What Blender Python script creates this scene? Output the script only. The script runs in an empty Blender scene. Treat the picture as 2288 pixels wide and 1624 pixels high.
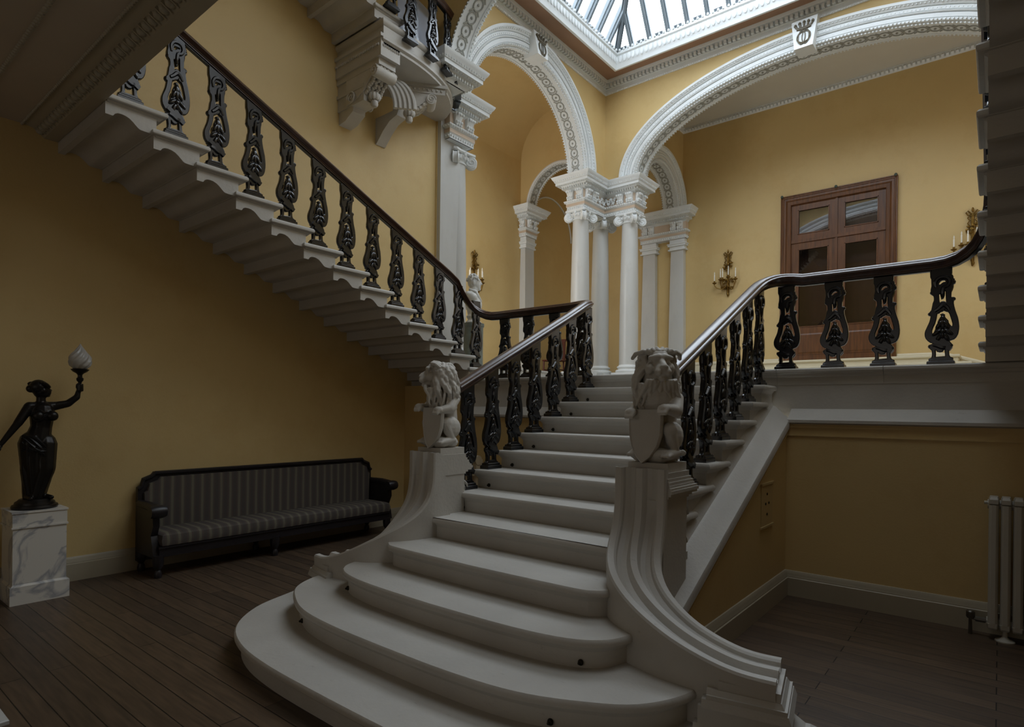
import bpy, bmesh, math, random
from mathutils import Vector, Matrix
random.seed(7)
PI = math.pi
SC = bpy.context.scene
COL = SC.collection
V = Vector

# ---------------------------------------------------------------- helpers
class MB:
    """collects faces and links them as one mesh object"""
    def __init__(s): s.v = []; s.f = []
    def add(s, vs, fs):
        o = len(s.v); s.v += [tuple(p) for p in vs]; s.f += [tuple(i + o for i in q) for q in fs]; return s
    def box(s, x0, x1, y0, y1, z0, z1):
        return s.add([(x0,y0,z0),(x1,y0,z0),(x1,y1,z0),(x0,y1,z0),(x0,y0,z1),(x1,y0,z1),(x1,y1,z1),(x0,y1,z1)],
                     [(0,3,2,1),(4,5,6,7),(0,1,5,4),(1,2,6,5),(2,3,7,6),(3,0,4,7)])
    def obox(s, c, a, b, d):
        c, a, b, d = V(c), V(a), V(b), V(d)
        vs = [c + i*a + j*b + k*d for k in (-1,1) for i, j in ((-1,-1),(1,-1),(1,1),(-1,1))]
        return s.add(vs, [(0,3,2,1),(4,5,6,7),(0,1,5,4),(1,2,6,5),(2,3,7,6),(3,0,4,7)])
    def rings(s, R, closed=True, caps=True, loop=False):
        n = len(R[0]); vs = [p for r in R for p in r]; fs = []
        m = len(R)
        for i in range(m if loop else m - 1):
            a, b = i*n, ((i + 1) % m)*n
            for j in range(n if closed else n - 1):
                k = (j + 1) % n
                fs.append((a + j, a + k, b + k, b + j))
        if caps and not loop:
            fs.append(tuple(range(n - 1, -1, -1))); fs.append(tuple((m - 1)*n + j for j in range(n)))
        return s.add(vs, fs)
    def prism(s, poly, fn, t0, t1):
        return s.rings([[fn(a, b, t0) for a, b in poly], [fn(a, b, t1) for a, b in poly]])
    def tube(s, pts, r, n=8, caps=True, flat=None):
        pts = [V(p) for p in pts]; m = len(pts)
        rs = r if isinstance(r, (list, tuple)) else [r]*m
        R = []; up = None
        for i, p in enumerate(pts):
            t = (pts[min(i+1, m-1)] - pts[max(i-1, 0)])
            if t.length < 1e-9: t = V((0,0,1))
            t.normalize()
            if up is None:
                up = V((0,0,1)) if abs(t.z) < .9 else V((1,0,0))
            u = up - t*up.dot(t)
            if u.length < 1e-6: u = V((1,0,0)) - t*t.x
            u.normalize(); up = u; w = t.cross(u)
            R.append([p + (u*math.cos(2*PI*k/n) + w*math.sin(2*PI*k/n))*rs[i] for k in range(n)])
        return s.rings(R, caps=caps)
    def lathe(s, prof, c=(0,0,0), n=24, M=None, caps=True):
        c = V(c); R = []
        for r, z in prof:
            ring = []
            for k in range(n):
                p = V((r*math.cos(2*PI*k/n), r*math.sin(2*PI*k/n), z))
                if M is not None: p = M @ p
                ring.append(c + p)
            R.append(ring)
        return s.rings(R, caps=caps)
    def ell(s, c, r, M=None, nu=12, nv=8):
        c = V(c); vs = []; fs = []
        for i in range(1, nv):
            t = PI*i/nv
            for k in range(nu):
                p = V((r[0]*math.sin(t)*math.cos(2*PI*k/nu), r[1]*math.sin(t)*math.sin(2*PI*k/nu), r[2]*math.cos(t)))
                if M is not None: p = M @ p
                vs.append(c + p)
        top = V((0,0,r[2])); 
        if M is not None: top = M @ top
        vs += [c + top, c - top]; a = len(vs) - 2; b = a + 1
        for k in range(nu):
            j = (k + 1) % nu
            fs.append((a, k, j))
            for i in range(nv - 2): fs.append((i*nu + k, (i+1)*nu + k, (i+1)*nu + j, i*nu + j))
            fs.append((b, (nv-2)*nu + j, (nv-2)*nu + k))
        return s.add(vs, fs)
    def cap(s, p0, p1, r0, r1, n=10):
        """limb: tapered capsule"""
        p0, p1 = V(p0), V(p1); d = (p1 - p0)
        L = max(d.length, 1e-6); d /= L
        pts = []; rs = []
        for a in (-85, -60, -35): pts.append(p0 + d*r0*math.sin(math.radians(a))); rs.append(r0*math.cos(math.radians(a)))
        pts += [p0, p1]; rs += [r0, r1]
        for a in (35, 60, 85): pts.append(p1 + d*r1*math.sin(math.radians(a))); rs.append(r1*math.cos(math.radians(a)))
        return s.tube(pts, rs, n)
    def sweep(s, path, prof, closed=False, caps=True):
        """profile (out, z) swept along a plan path of (x, y[, z]); out is to the right of travel, mitred"""
        P = [V((p[0], p[1], p[2] if len(p) > 2 else 0)) for p in path]; m = len(P); R = []
        for i, p in enumerate(P):
            a = P[i-1] if (i or closed) else None; b = P[(i+1) % m] if (i < m-1 or closed) else None
            def nrm(u, w):
                d = V((w.x-u.x, w.y-u.y, 0)); d.normalize(); return V((d.y, -d.x, 0))
            if a is None: o = nrm(p, b)
            elif b is None: o = nrm(a, p)
            else:
                n1, n2 = nrm(a, p), nrm(p, b); o = n1 + n2
                if o.length < 1e-4: o = n1
                o.normalize(); o = o / max(o.dot(n1), .3)
            R.append([p + o*q[0] + V((0,0,q[1])) for q in prof])
        return s.rings(R, caps=caps, loop=closed)
    def stack(s, plan, levels, bottom=True):
        """plan polygon (CCW) stacked with outward offsets: levels of (offset, z)"""
        n = len(plan); P = [V((p[0], p[1], 0)) for p in plan]; N = []
        for i in range(n):
            d1 = (P[i] - P[i-1]).normalized(); d2 = (P[(i+1) % n] - P[i]).normalized()
            n1, n2 = V((d1.y,-d1.x,0)), V((d2.y,-d2.x,0)); o = n1 + n2
            if o.length < 1e-4: o = n1
            o.normalize(); N.append(o / max(o.dot(n1), .4))
        RR = [[P[i] + N[i]*o + V((0,0,z)) for i in range(n)] for o, z in levels]
        s.rings(RR, caps=bottom)
        if not bottom: s.add(RR[-1], [tuple(range(n))])
        return s
    def mesh(s, name, off=V((0,0,0)), smooth=35, recalc=True):
        me = bpy.data.meshes.new(name)
        me.from_pydata([(p[0]-off.x, p[1]-off.y, p[2]-off.z) for p in s.v], [], s.f)
        if recalc:
            bm = bmesh.new(); bm.from_mesh(me)
            bmesh.ops.recalc_face_normals(bm, faces=bm.faces); bm.to_mesh(me); bm.free()
        if smooth:
            me.shade_smooth(); me.set_sharp_from_angle(angle=math.radians(smooth))
        me.update(); return me
    def build(s, name, mat, parent=None, smooth=35):
        off = V((0,0,0)); q = parent
        while q is not None: off += q.location; q = q.parent
        return link(name, s.mesh(name, off, smooth), mat, parent)

def link(name, me, mat, parent=None):
    o = bpy.data.objects.new(name, me); COL.objects.link(o)
    if mat is not None and not len(me.materials): me.materials.append(mat)
    o.parent = parent
    return o
def tag(o, label=None, cat=None, group=None, kind=None):
    if label: o['label'] = label
    if cat: o['category'] = cat
    if group: o['group'] = group
    if kind: o['kind'] = kind
    return o
def thing(name, label, cat, loc=(0,0,0), rz=0, group=None, kind=None):
    o = bpy.data.objects.new(name, None); COL.objects.link(o)
    o.location = loc; o.rotation_euler = (0,0,rz); o.empty_display_size = .1
    return tag(o, label, cat, group, kind)
def dup(o, parent=None):
    c = o.copy(); COL.objects.link(c); c.parent = parent
    for ch in list(o.children): dup(ch, c)
    return c
def evaluated(o):
    """apply modifiers / curves of a temporary object, return a mesh"""
    dg = bpy.context.evaluated_depsgraph_get(); dg.update()
    me = bpy.data.meshes.new_from_object(o.evaluated_get(dg)); return me
def fuse(mb, voxel, smooth_it=4, name='body'):
    """union of overlapping lumps into ONE continuous skin"""
    me = mb.mesh('tmp', smooth=0); o = bpy.data.objects.new('tmp', me); COL.objects.link(o)
    r = o.modifiers.new('r', 'REMESH'); r.mode = 'VOXEL'; r.voxel_size = voxel; r.use_smooth_shade = True
    if smooth_it:
        m = o.modifiers.new('s', 'SMOOTH'); m.factor = .5; m.iterations = smooth_it
    out = evaluated(o); bpy.data.objects.remove(o); out.name = name; out.materials.clear()
    out.shade_smooth(); return out
def catmull(pts, n=6, closed=False):
    P = [V(tuple(p) + (0,)*(3-len(p))) for p in pts]; m = len(P); out = []
    for i in range(m if closed else m-1):
        p0 = P[(i-1) % m] if (closed or i) else P[0]; p1 = P[i]; p2 = P[(i+1) % m]
        p3 = P[(i+2) % m] if (closed or i+2 < m) else P[-1]
        for k in range(n):
            t = k/n
            out.append(.5*((2*p1) + (p2-p0)*t + (2*p0-5*p1+4*p2-p3)*t*t + (3*p1-p0-3*p2+p3)*t**3))
    if not closed: out.append(P[-1])
    return out
def rotz(a): return Matrix.Rotation(a, 3, 'Z')

# ---------------------------------------------------------------- materials
def mat(name, col, rough=.6, var=.08, scale=4., bump=0., bscale=30., metal=0., spec=.5, stretch=None, coat=0):
    m = bpy.data.materials.new(name); m.use_nodes = True; nt = m.node_tree; N = nt.nodes; L = nt.links
    b = N['Principled BSDF']; b.inputs['Roughness'].default_value = rough; b.inputs['Metallic'].default_value = metal
    b.inputs['Specular IOR Level'].default_value = spec
    if coat: b.inputs['Coat Weight'].default_value = coat; b.inputs['Coat Roughness'].default_value = .15
    tc = N.new('ShaderNodeTexCoord'); mp = N.new('ShaderNodeMapping'); L.new(tc.outputs['Object'], mp.inputs['Vector'])
    if stretch: mp.inputs['Scale'].default_value = stretch
    n1 = N.new('ShaderNodeTexNoise'); n1.inputs['Scale'].default_value = scale; n1.inputs['Detail'].default_value = 6
    L.new(mp.outputs[0], n1.inputs['Vector'])
    r = N.new('ShaderNodeValToRGB'); r.color_ramp.elements[0].position = .3; r.color_ramp.elements[1].position = .7
    r.color_ramp.elements[0].color = tuple(c*(1-var) for c in col) + (1,)
    r.color_ramp.elements[1].color = tuple(min(1, c*(1+var)) for c in col) + (1,)
    L.new(n1.outputs['Fac'], r.inputs['Fac']); L.new(r.outputs[0], b.inputs['Base Color'])
    if bump:
        n2 = N.new('ShaderNodeTexNoise'); n2.inputs['Scale'].default_value = bscale; n2.inputs['Detail'].default_value = 4
        L.new(mp.outputs[0], n2.inputs['Vector'])
        bp = N.new('ShaderNodeBump'); bp.inputs['Strength'].default_value = bump; bp.inputs['Distance'].default_value = .02
        L.new(n2.outputs['Fac'], bp.inputs['Height']); L.new(bp.outputs[0], b.inputs['Normal'])
    m['nodes'] = 1
    return m
def srgb(r, g, b):
    f = lambda c: ((c/255+.055)/1.055)**2.4 if c > 10 else c/255/12.92
    return (f(r), f(g), f(b))
M = {}
M['yellow'] = mat('yellow_paint', srgb(205,178,122), .55, .03, 1.2, .05, 60)
M['stone'] = mat('stair_stone', srgb(190,186,178), .5, .06, 3., .12, 40)
M['statue'] = mat('carved_stone', srgb(196,192,184), .6, .05, 6., .1, 60)
M['plaster'] = mat('white_plaster', srgb(222,225,224), .6, .03, 5., .1, 50)
M['buff'] = mat('buff_plaster', srgb(200,180,158), .6, .03, 3.)
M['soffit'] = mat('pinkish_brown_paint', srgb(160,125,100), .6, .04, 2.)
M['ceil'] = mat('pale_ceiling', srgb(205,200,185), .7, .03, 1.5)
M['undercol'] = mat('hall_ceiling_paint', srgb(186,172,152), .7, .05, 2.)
M['column'] = mat('pale_marble_column', srgb(198,198,194), .35, .05, 2.5, stretch=(1,1,.4))
M['rail'] = mat('mahogany', srgb(66,40,28), .36, .35, 3., stretch=(8,1,8), coat=.5)
M['iron'] = mat('black_cast_iron', srgb(17,18,22), .22, .1, 20, .02, 90, spec=.75)
M['oak'] = mat('door_timber', srgb(96,58,24), .42, .35, 3., .1, 30, stretch=(9,9,.7))
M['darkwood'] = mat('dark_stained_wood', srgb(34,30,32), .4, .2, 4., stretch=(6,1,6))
M['redwood'] = mat('red_brown_chair_wood', srgb(92,40,26), .4, .2, 6.)
M['brass'] = mat('gilt_bronze', srgb(118,90,40), .4, .25, 14, .2, 40, metal=.85)
M['bronze'] = mat('dark_bronze', srgb(34,30,26), .36, .2, 8., .05, 40, metal=.5)
M['bustm'] = mat('white_marble_bust', srgb(216,216,212), .45, .03, 6.)
M['greenstone'] = mat('green_grey_marble', srgb(112,120,114), .35, .25, 7.)
M['candle'] = mat('ivory_candle', srgb(235,230,215), .5, .02)
M['radiator'] = mat('grey_enamel', srgb(186,182,170), .4, .04, 5.)
M['base'] = mat('skirting_paint', srgb(168,158,136), .45, .03, 3.)
M['cream'] = mat('cream_skirting_paint', srgb(214,205,178), .5, .03, 3.)
M['hatch'] = mat('painted_hatch', srgb(196,170,118), .5, .03, 1.2)
M['steel'] = mat('dull_steel', srgb(120,118,112), .35, .1, 10, metal=.9)
M['crest'] = mat('dark_painted_relief', srgb(92,84,66), .5, .1, 20)
M['fluted'] = mat('cream_marble', srgb(196,180,150), .5, .08, 6.)
M['tread_knob'] = mat('dark_brass_eyelet', srgb(50,46,36), .4, .1, 20, metal=.7)
M['bars'] = mat('shade_grey_glazing_bars', srgb(112,122,128), .6, .05, 5.)  # white bars, their backlit shade put into this grey colour
M['rosette'] = mat('verdigris_hook', srgb(80,92,84), .5, .1, 20, metal=.3)

def wear(m, amount=.72, scale=7., lo=.60, hi=.66, streak=(1,1,1)):
    nt = m.node_tree; N = nt.nodes; L = nt.links; b = N['Principled BSDF']
    old = b.inputs['Base Color'].links[0].from_socket
    tc = N.new('ShaderNodeTexCoord'); mp = N.new('ShaderNodeMapping'); mp.inputs['Scale'].default_value = streak; L.new(tc.outputs['Object'], mp.inputs['Vector'])
    n = N.new('ShaderNodeTexNoise'); n.inputs['Scale'].default_value = scale; n.inputs['Detail'].default_value = 10; n.inputs['Roughness'].default_value = .75
    L.new(mp.outputs[0], n.inputs['Vector'])
    r = N.new('ShaderNodeValToRGB'); r.color_ramp.elements[0].position = lo; r.color_ramp.elements[0].color = (1,1,1,1)
    r.color_ramp.elements[1].position = hi; r.color_ramp.elements[1].color = (amount,amount*.97,amount*.93,1); L.new(n.outputs['Fac'], r.inputs['Fac'])
    mx = N.new('ShaderNodeMix'); mx.data_type = 'RGBA'; mx.blend_type = 'MULTIPLY'; mx.inputs['Factor'].default_value = 1
    L.new(old, mx.inputs['A']); L.new(r.outputs[0], mx.inputs['B']); L.new(mx.outputs['Result'], b.inputs['Base Color'])
wear(M['stone'], .78, 9., .62, .70, (1,2.2,2.2)); wear(M['stone'], .6, 55., .70, .74); wear(M['column'], .9, 5., .55, .75, (1,1,.3)); wear(M['yellow'], .95, .8, .5, .62)
def floor_material():
    m = bpy.data.materials.new('oak_floor_boards'); m.use_nodes = True; nt = m.node_tree; N = nt.nodes; L = nt.links
    b = N['Principled BSDF']; tc = N.new('ShaderNodeTexCoord')
    br = N.new('ShaderNodeTexBrick'); br.offset = .37; br.inputs['Scale'].default_value = 1
    br.inputs['Brick Width'].default_value = 2.3; br.inputs['Row Height'].default_value = .125
    br.inputs['Mortar Size'].default_value = .0035; br.inputs['Mortar Smooth'].default_value = .3; br.inputs['Bias'].default_value = 0
    br.inputs['Color1'].default_value = srgb(100,82,64) + (1,); br.inputs['Color2'].default_value = srgb(80,66,53) + (1,)
    br.inputs['Mortar'].default_value = srgb(18,14,11) + (1,)
    L.new(tc.outputs['Object'], br.inputs['Vector'])
    mp = N.new('ShaderNodeMapping'); mp.inputs['Scale'].default_value = (1.2, 14, 1); L.new(tc.outputs['Object'], mp.inputs['Vector'])
    n = N.new('ShaderNodeTexNoise'); n.inputs['Scale'].default_value = 3; n.inputs['Detail'].default_value = 8; L.new(mp.outputs[0], n.inputs['Vector'])
    r = N.new('ShaderNodeValToRGB'); r.color_ramp.elements[0].position = .3; r.color_ramp.elements[1].position = .75
    r.color_ramp.elements[0].color = (.55,.55,.55,1); r.color_ramp.elements[1].color = (1.15,1.1,1.05,1)
    L.new(n.outputs['Fac'], r.inputs['Fac'])
    mx = N.new('ShaderNodeMix'); mx.data_type = 'RGBA'; mx.blend_type = 'MULTIPLY'; mx.inputs['Factor'].default_value = 1
    L.new(br.outputs['Color'], mx.inputs['A']); L.new(r.outputs[0], mx.inputs['B'])
    L.new(mx.outputs['Result'], b.inputs['Base Color']); b.inputs['Roughness'].default_value = .42
    bp = N.new('ShaderNodeBump'); bp.inputs['Strength'].default_value = .3; bp.inputs['Distance'].default_value = .004; bp.invert = True
    L.new(br.outputs['Fac'], bp.inputs['Height']); L.new(bp.outputs[0], b.inputs['Normal'])
    return m
M['floor'] = floor_material()

def stripe_fabric():
    m = bpy.data.materials.new('striped_upholstery'); m.use_nodes = True; nt = m.node_tree; N = nt.nodes; L = nt.links
    b = N['Principled BSDF']; b.inputs['Roughness'].default_value = .9; b.inputs['Specular IOR Level'].default_value = .1
    tc = N.new('ShaderNodeTexCoord'); w = N.new('ShaderNodeTexWave'); w.bands_direction = 'Y'; w.inputs['Scale'].default_value = 3.1
    w.inputs['Distortion'].default_value = .4; w.inputs['Detail'].default_value = 2
    L.new(tc.outputs['Object'], w.inputs['Vector'])
    r = N.new('ShaderNodeValToRGB'); e = r.color_ramp.elements
    e[0].position = .2; e[0].color = srgb(84,78,74) + (1,); e[1].position = .95; e[1].color = srgb(112,106,92) + (1,)
    k = e.new(.55); k.color = srgb(94,82,76) + (1,); k = e.new(.75); k.color = srgb(88,86,78) + (1,)
    L.new(w.outputs['Color'], r.inputs['Fac']); L.new(r.outputs[0], b.inputs['Base Color']); return m
M['fabric'] = stripe_fabric()

def veined_marble():
    m = bpy.data.materials.new('veined_white_marble'); m.use_nodes = True; nt = m.node_tree; N = nt.nodes; L = nt.links
    b = N['Principled BSDF']; b.inputs['Roughness'].default_value = .3
    tc = N.new('ShaderNodeTexCoord'); n = N.new('ShaderNodeTexNoise'); n.inputs['Scale'].default_value = 2.2; n.inputs['Detail'].default_value = 8
    n.inputs['Distortion'].default_value = 1.2; L.new(tc.outputs['Object'], n.inputs['Vector'])
    r = N.new('ShaderNodeValToRGB'); e = r.color_ramp.elements
    e[0].position = .46; e[0].color = srgb(214,210,200) + (1,); e[1].position = .56; e[1].color = srgb(218,214,204) + (1,)
    k = e.new(.505); k.color = srgb(160,160,162) + (1,)
    L.new(n.outputs['Fac'], r.inputs['Fac']); L.new(r.outputs[0], b.inputs['Base Color']); return m
M['marble'] = veined_marble()

def clear_glass(name, tint=(1,1,1), gloss=.08, bump=0, rough=.0):
    m = bpy.data.materials.new(name); m.use_nodes = True; nt = m.node_tree; N = nt.nodes; L = nt.links
    for x in list(N):
        if x.type == 'BSDF_PRINCIPLED': N.remove(x)
    out = [x for x in N if x.type == 'OUTPUT_MATERIAL'][0]
    t = N.new('ShaderNodeBsdfTransparent'); t.inputs[0].default_value = tint + (1,)
    g = N.new('ShaderNodeBsdfGlossy'); g.inputs['Roughness'].default_value = rough
    fr = N.new('ShaderNodeFresnel'); fr.inputs['IOR'].default_value = 1.5
    ad = N.new('ShaderNodeMath'); ad.operation = 'ADD'; ad.use_clamp = True; ad.inputs[1].default_value = gloss; L.new(fr.outputs[0], ad.inputs[0])
    mx = N.new('ShaderNodeMixShader'); L.new(ad.outputs[0], mx.inputs[0]); L.new(t.outputs[0], mx.inputs[1]); L.new(g.outputs[0], mx.inputs[2])
    if bump:
        tc = N.new('ShaderNodeTexCoord'); n = N.new('ShaderNodeTexNoise'); n.inputs['Scale'].default_value = 1.6; n.inputs['Detail'].default_value = 0
        L.new(tc.outputs['Object'], n.inputs['Vector'])
        bp = N.new('ShaderNodeBump'); bp.inputs['Strength'].default_value = bump; bp.inputs['Distance'].default_value = .05
        L.new(n.outputs['Fac'], bp.inputs['Height']); L.new(bp.outputs[0], g.inputs['Normal'])
    L.new(mx.outputs[0], out.inputs[0]); return m
M['pane'] = clear_glass('skylight_glass', (.97,.98,1), -.03)
M['doorglass'] = clear_glass('door_glass', (.88,.88,.88), .1)
def sheet():
    m = bpy.data.materials.new('rippled_plastic_sheet'); m.use_nodes = True; nt = m.node_tree; b = nt.nodes['Principled BSDF']
    b.inputs['Base Color'].default_value = (.72,.78,.9,1); b.inputs['Roughness'].default_value = .12; b.inputs['Alpha'].default_value = .8
    tc = nt.nodes.new('ShaderNodeTexCoord'); w = nt.nodes.new('ShaderNodeTexWave'); w.inputs['Scale'].default_value = 1.6; w.inputs['Distortion'].default_value = 9; w.inputs['Detail'].default_value = 0; w.inputs['Detail Scale'].default_value = .5
    nt.links.new(tc.outputs['Object'], w.inputs['Vector'])
    bp = nt.nodes.new('ShaderNodeBump'); bp.inputs['Strength'].default_value = .6; bp.inputs['Distance'].default_value = .05
    nt.links.new(w.outputs['Fac'], bp.inputs['Height']); nt.links.new(bp.outputs[0], b.inputs['Normal']); return m
M['perspex'] = sheet()

def flame_glass():
    m = bpy.data.materials.new('frosted_flame_glass'); m.use_nodes = True; b = m.node_tree.nodes['Principled BSDF']
    b.inputs['Base Color'].default_value = (.62,.6,.56,1); b.inputs['Roughness'].default_value = .25
    b.inputs['Transmission Weight'].default_value = .35; return m
M['flame'] = flame_glass()

# ---------------------------------------------------------------- camera
def camera():
    yaw, roll, f, cy, hc = -.6797, .0116, 1348.36, 916.63, 1.6613
    fw = V((math.sin(yaw), math.cos(yaw), 0)); rt = V((math.cos(yaw), -math.sin(yaw), 0)); up = V((0,0,1))
    c, s = math.cos(roll), math.sin(roll)
    r2 = rt*c + up*s; u2 = -rt*s + up*c
    cam = bpy.data.cameras.new('camera'); o = bpy.data.objects.new('camera', cam); COL.objects.link(o)
    mw = Matrix(((r2.x,u2.x,-fw.x,0),(r2.y,u2.y,-fw.y,0),(r2.z,u2.z,-fw.z,hc),(0,0,0,1)))
    o.matrix_world = mw
    cam.sensor_fit = 'HORIZONTAL'; cam.sensor_width = 36; cam.lens = f/2288*36
    cam.shift_y = (cy - 812)/2288; cam.clip_start = .05; cam.clip_end = 200
    SC.camera = o
camera()

# ---------------------------------------------------------------- the shell
def struct(name, mb, m, label, parent=None, smooth=35, cat='wall'):
    o = mb.build(name, M[m], parent, smooth)
    if parent is None: tag(o, label, cat, kind='structure')
    return o
LW = -6.83; XW = -6.72; YB = 11.42; ZE = 6.55; AX = -2.69; RW = 1.45; ZG = 2.42; ZL = 2.08; GY = 14.0

struct('floor', MB().box(-6.95, 1.6, -4, 6.0, -.1, 0), 'floor', 'worn brown floorboards of the lower hall', cat='floor')
struct('wall_left', MB().box(LW-.25, LW, -4, 6.55, 0, 8.9), 'yellow', 'ochre painted wall beneath and above the left staircase')
struct('wall_right', MB().box(RW, RW+.25, -4, 14.4, 0, 8.9), 'yellow', 'ochre wall at the right end of the hall')
struct('wall_rear', MB().box(-6.95, 1.6, -4.2, -4, 0, 8.9), 'yellow', 'ochre wall closing the hall on the near side')
struct('wall_alcove', MB().box(LW, RW, 5.93, 6.05, 0, 1.6).box(LW, -5.6, 5.935, 6.05, 1.6, 2.0), 'yellow', 'ochre wall below the half landing')
# baseboards
BB = [(0,0),(.035,0),(.035,.16),(.028,.165),(.028,.178),(.02,.19),(.02,.2),(.008,.222),(0,.225)]
struct('baseboard_left', MB().sweep([(LW,-3.9),(LW,5.93)], BB), 'base', 'painted skirting board along the left hall wall', cat='baseboard')
struct('baseboard_alcove', MB().sweep([(LW,5.93),(-3.85,5.93)], BB), 'base', 'skirting board at the back of the space left of the stairs', cat='baseboard')
mb = MB().sweep([(RW,5.93),(-1.53,5.93),(-1.53,3.6)], [(-a,b) for a,b in BB])
struct('baseboard_right', mb, 'base', 'skirting board turning the corner beside the radiator', cat='baseboard')

# ceiling over the camera = underside of the upper gallery, with egg-and-dart edge
cl = struct('ceiling_lower', MB().box(LW, RW, -4, 1.42, 4.18, 4.34), 'undercol', 'shaded ceiling under the upper gallery', cat='ceiling')
edge = [(1.69,4.1),(1.69,4.32),(1.3,4.32),(1.3,4.2),(1.42,4.185),(1.5,4.17),(1.56,4.13),(1.585,4.1)]
t1 = struct('trim_1', MB().prism(edge, lambda a,b,t: V((t,a,b)), LW, RW), 'base', 'gallery edge moulding with egg-and-dart', cat='moulding')
e = MB(); x = LW + .06
while x < RW:
    e.ell((x,1.545,4.135), (.032,.036,.03), nu=8, nv=6); e.obox((x+.045,1.545,4.132), (.006,0,0), (0,.035,-.02), (0,.006,.012)); x += .09
e.build('egg_and_dart', M['base'], t1)
e = MB(); x = LW
while x < RW:
    e.ell((x,1.425,4.178), (.018,.014,.016), nu=6, nv=4); x += .034
x = LW
while x < RW:
    e.ell((x,1.10,4.178), (.02,.02,.018), nu=6, nv=4); x += .042
e.build('bead_moulding', M['base'], t1)

# upper walls round the well
def arch_h(s, arch):
    c, a, b = arch; u = (s - c)/a
    return b*math.sqrt(max(0, 1-u*u))
def arch_wall(fn, s0, s1, t0, t1, z0, z1, arch, n=40):
    """wall slab with one arched opening; fn(s, t, z) maps to space"""
    mb = MB(); c, a, b = arch
    S = [s0] + [c - a*math.cos(PI*i/n) for i in range(n+1)] + [s1]
    H = [z0] + [z0 + b*math.sin(PI*i/n) for i in range(n+1)] + [z0]
    for t in (t0, t1):
        vs = [fn(s,t,h) for s, h in zip(S,H)] + [fn(s,t,z1) for s in S]; m = len(S)
        mb.add(vs, [(i, i+1, m+i+1, m+i) for i in range(m-1)])
    for Hh in (H, [z1]*len(S)):
        vs = [fn(s,t0,h) for s, h in zip(S,Hh)] + [fn(s,t1,h) for s, h in zip(S,Hh)]; m = len(S)
        mb.add(vs, [(i, i+1, m+i+1, m+i) for i in range(m-1)])
    for s in (s0, s1):
        mb.add([fn(s,t0,z0),fn(s,t1,z0),fn(s,t1,z1),fn(s,t0,z1)], [(0,1,2,3)])
    return mb
fX = lambda s,t,z: V((s,t,z))      # wall runs along X
fY = lambda s,t,z: V((t,s,z))      # wall runs along Y
LA = (8.85, 1.74, 1.62); BA = (AX, 3.31, 1.5)
struct('wall_left_arcade', arch_wall(fY, 6.31, 11.81, XW, -7.11, ZE, 8.95, LA), 'yellow', 'ochre wall over the left arch above the landing')
struct('wall_back_arcade', arch_wall(fX, -7.11, RW, YB, 11.81, ZE, 8.95, BA), 'yellow', 'ochre wall over the wide back arch')
struct('wall_front_arcade', arch_wall(fX, LW, RW, 5.95, 6.31, ZE, 8.95, BA), 'yellow', 'ochre wall over the near arch of the stairwell')
struct('wall_pier', MB().box(-7.11, -6.81, 6.5, 6.86, 1.9, ZE), 'yellow', 'pier between left wall and left arch')
struct('wall_lobby', MB().box(-9.35, -9.1, 6.5, 14.3, 2, 9.2), 'yellow', 'ochre wall of the lobby seen through the left arch')
struct('wall_lobby_near', MB().box(-9.1, -7.08, 6.5, 6.7, 2, 9.2), 'yellow', 'near end wall of the left lobby')
struct('wall_back', MB().box(-9.35, -3.77, GY, GY+.25, 2, 9.2).box(-1.6, RW, GY, GY+.25, 2, 9.2).box(-3.77, -1.6, GY, GY+.25, 6.38, 9.2).box(-3.77, -1.6, GY, GY+.25, 2, 2.8),
       'yellow', 'ochre back wall with the timber double door')
CA = (12.85, .86, .86)   # arch at the left end of the back gallery
struct('wall_gallery_end', arch_wall(fY, 11.81, GY, -6.05, -6.95, ZE-.05, 8.95, CA), 'yellow', 'end wall of the back gallery over the small arch')
LB = (-8.02, .84, .84)
struct('wall_lobby_arch', arch_wall(fX, -9.1, -7.05, 11.5, 11.86, ZE, 8.95, LB), 'yellow', 'wall over the inner arch of the lobby')
# lobby cove ceiling
cv = [(-9.1, 7.7)] + [(-9.1 + 1.0*(1-math.cos(a*PI/16)), 7.7 + 1.0*math.sin(a*PI/16)) for a in range(1,9)] + [(-7.1, 8.7), (-7.1, 8.8), (-9.3, 8.8), (-9.3, 7.7)]
struct('ceiling_lobby', MB().prism(cv, lambda a,b,t: V((a,t,b)), 6.6, 14), 'yellow', 'coved yellow ceiling of the left lobby', cat='ceiling')
struct('ceiling_gallery', MB().box(-6.95, RW, 11.8, GY, 8.53, 8.7), 'ceil', 'pale ceiling of the back gallery', cat='ceiling')
lf = MB(); x = -6.0
lf.sweep([(-6.05,11.9),(-6.05,GY),(RW,GY)], [(0,8.43),(.03,8.44),(.07,8.5),(.07,8.53),(0,8.53)])
while x < RW:
    lf.obox((x,GY-.06,8.475), (.022,0,0), (0,.022,.03), (0,-.02,.02)); x += .075
struct('trim_2', lf, 'plaster', 'leaf cornice of the back gallery ceiling', cat='moulding')
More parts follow.
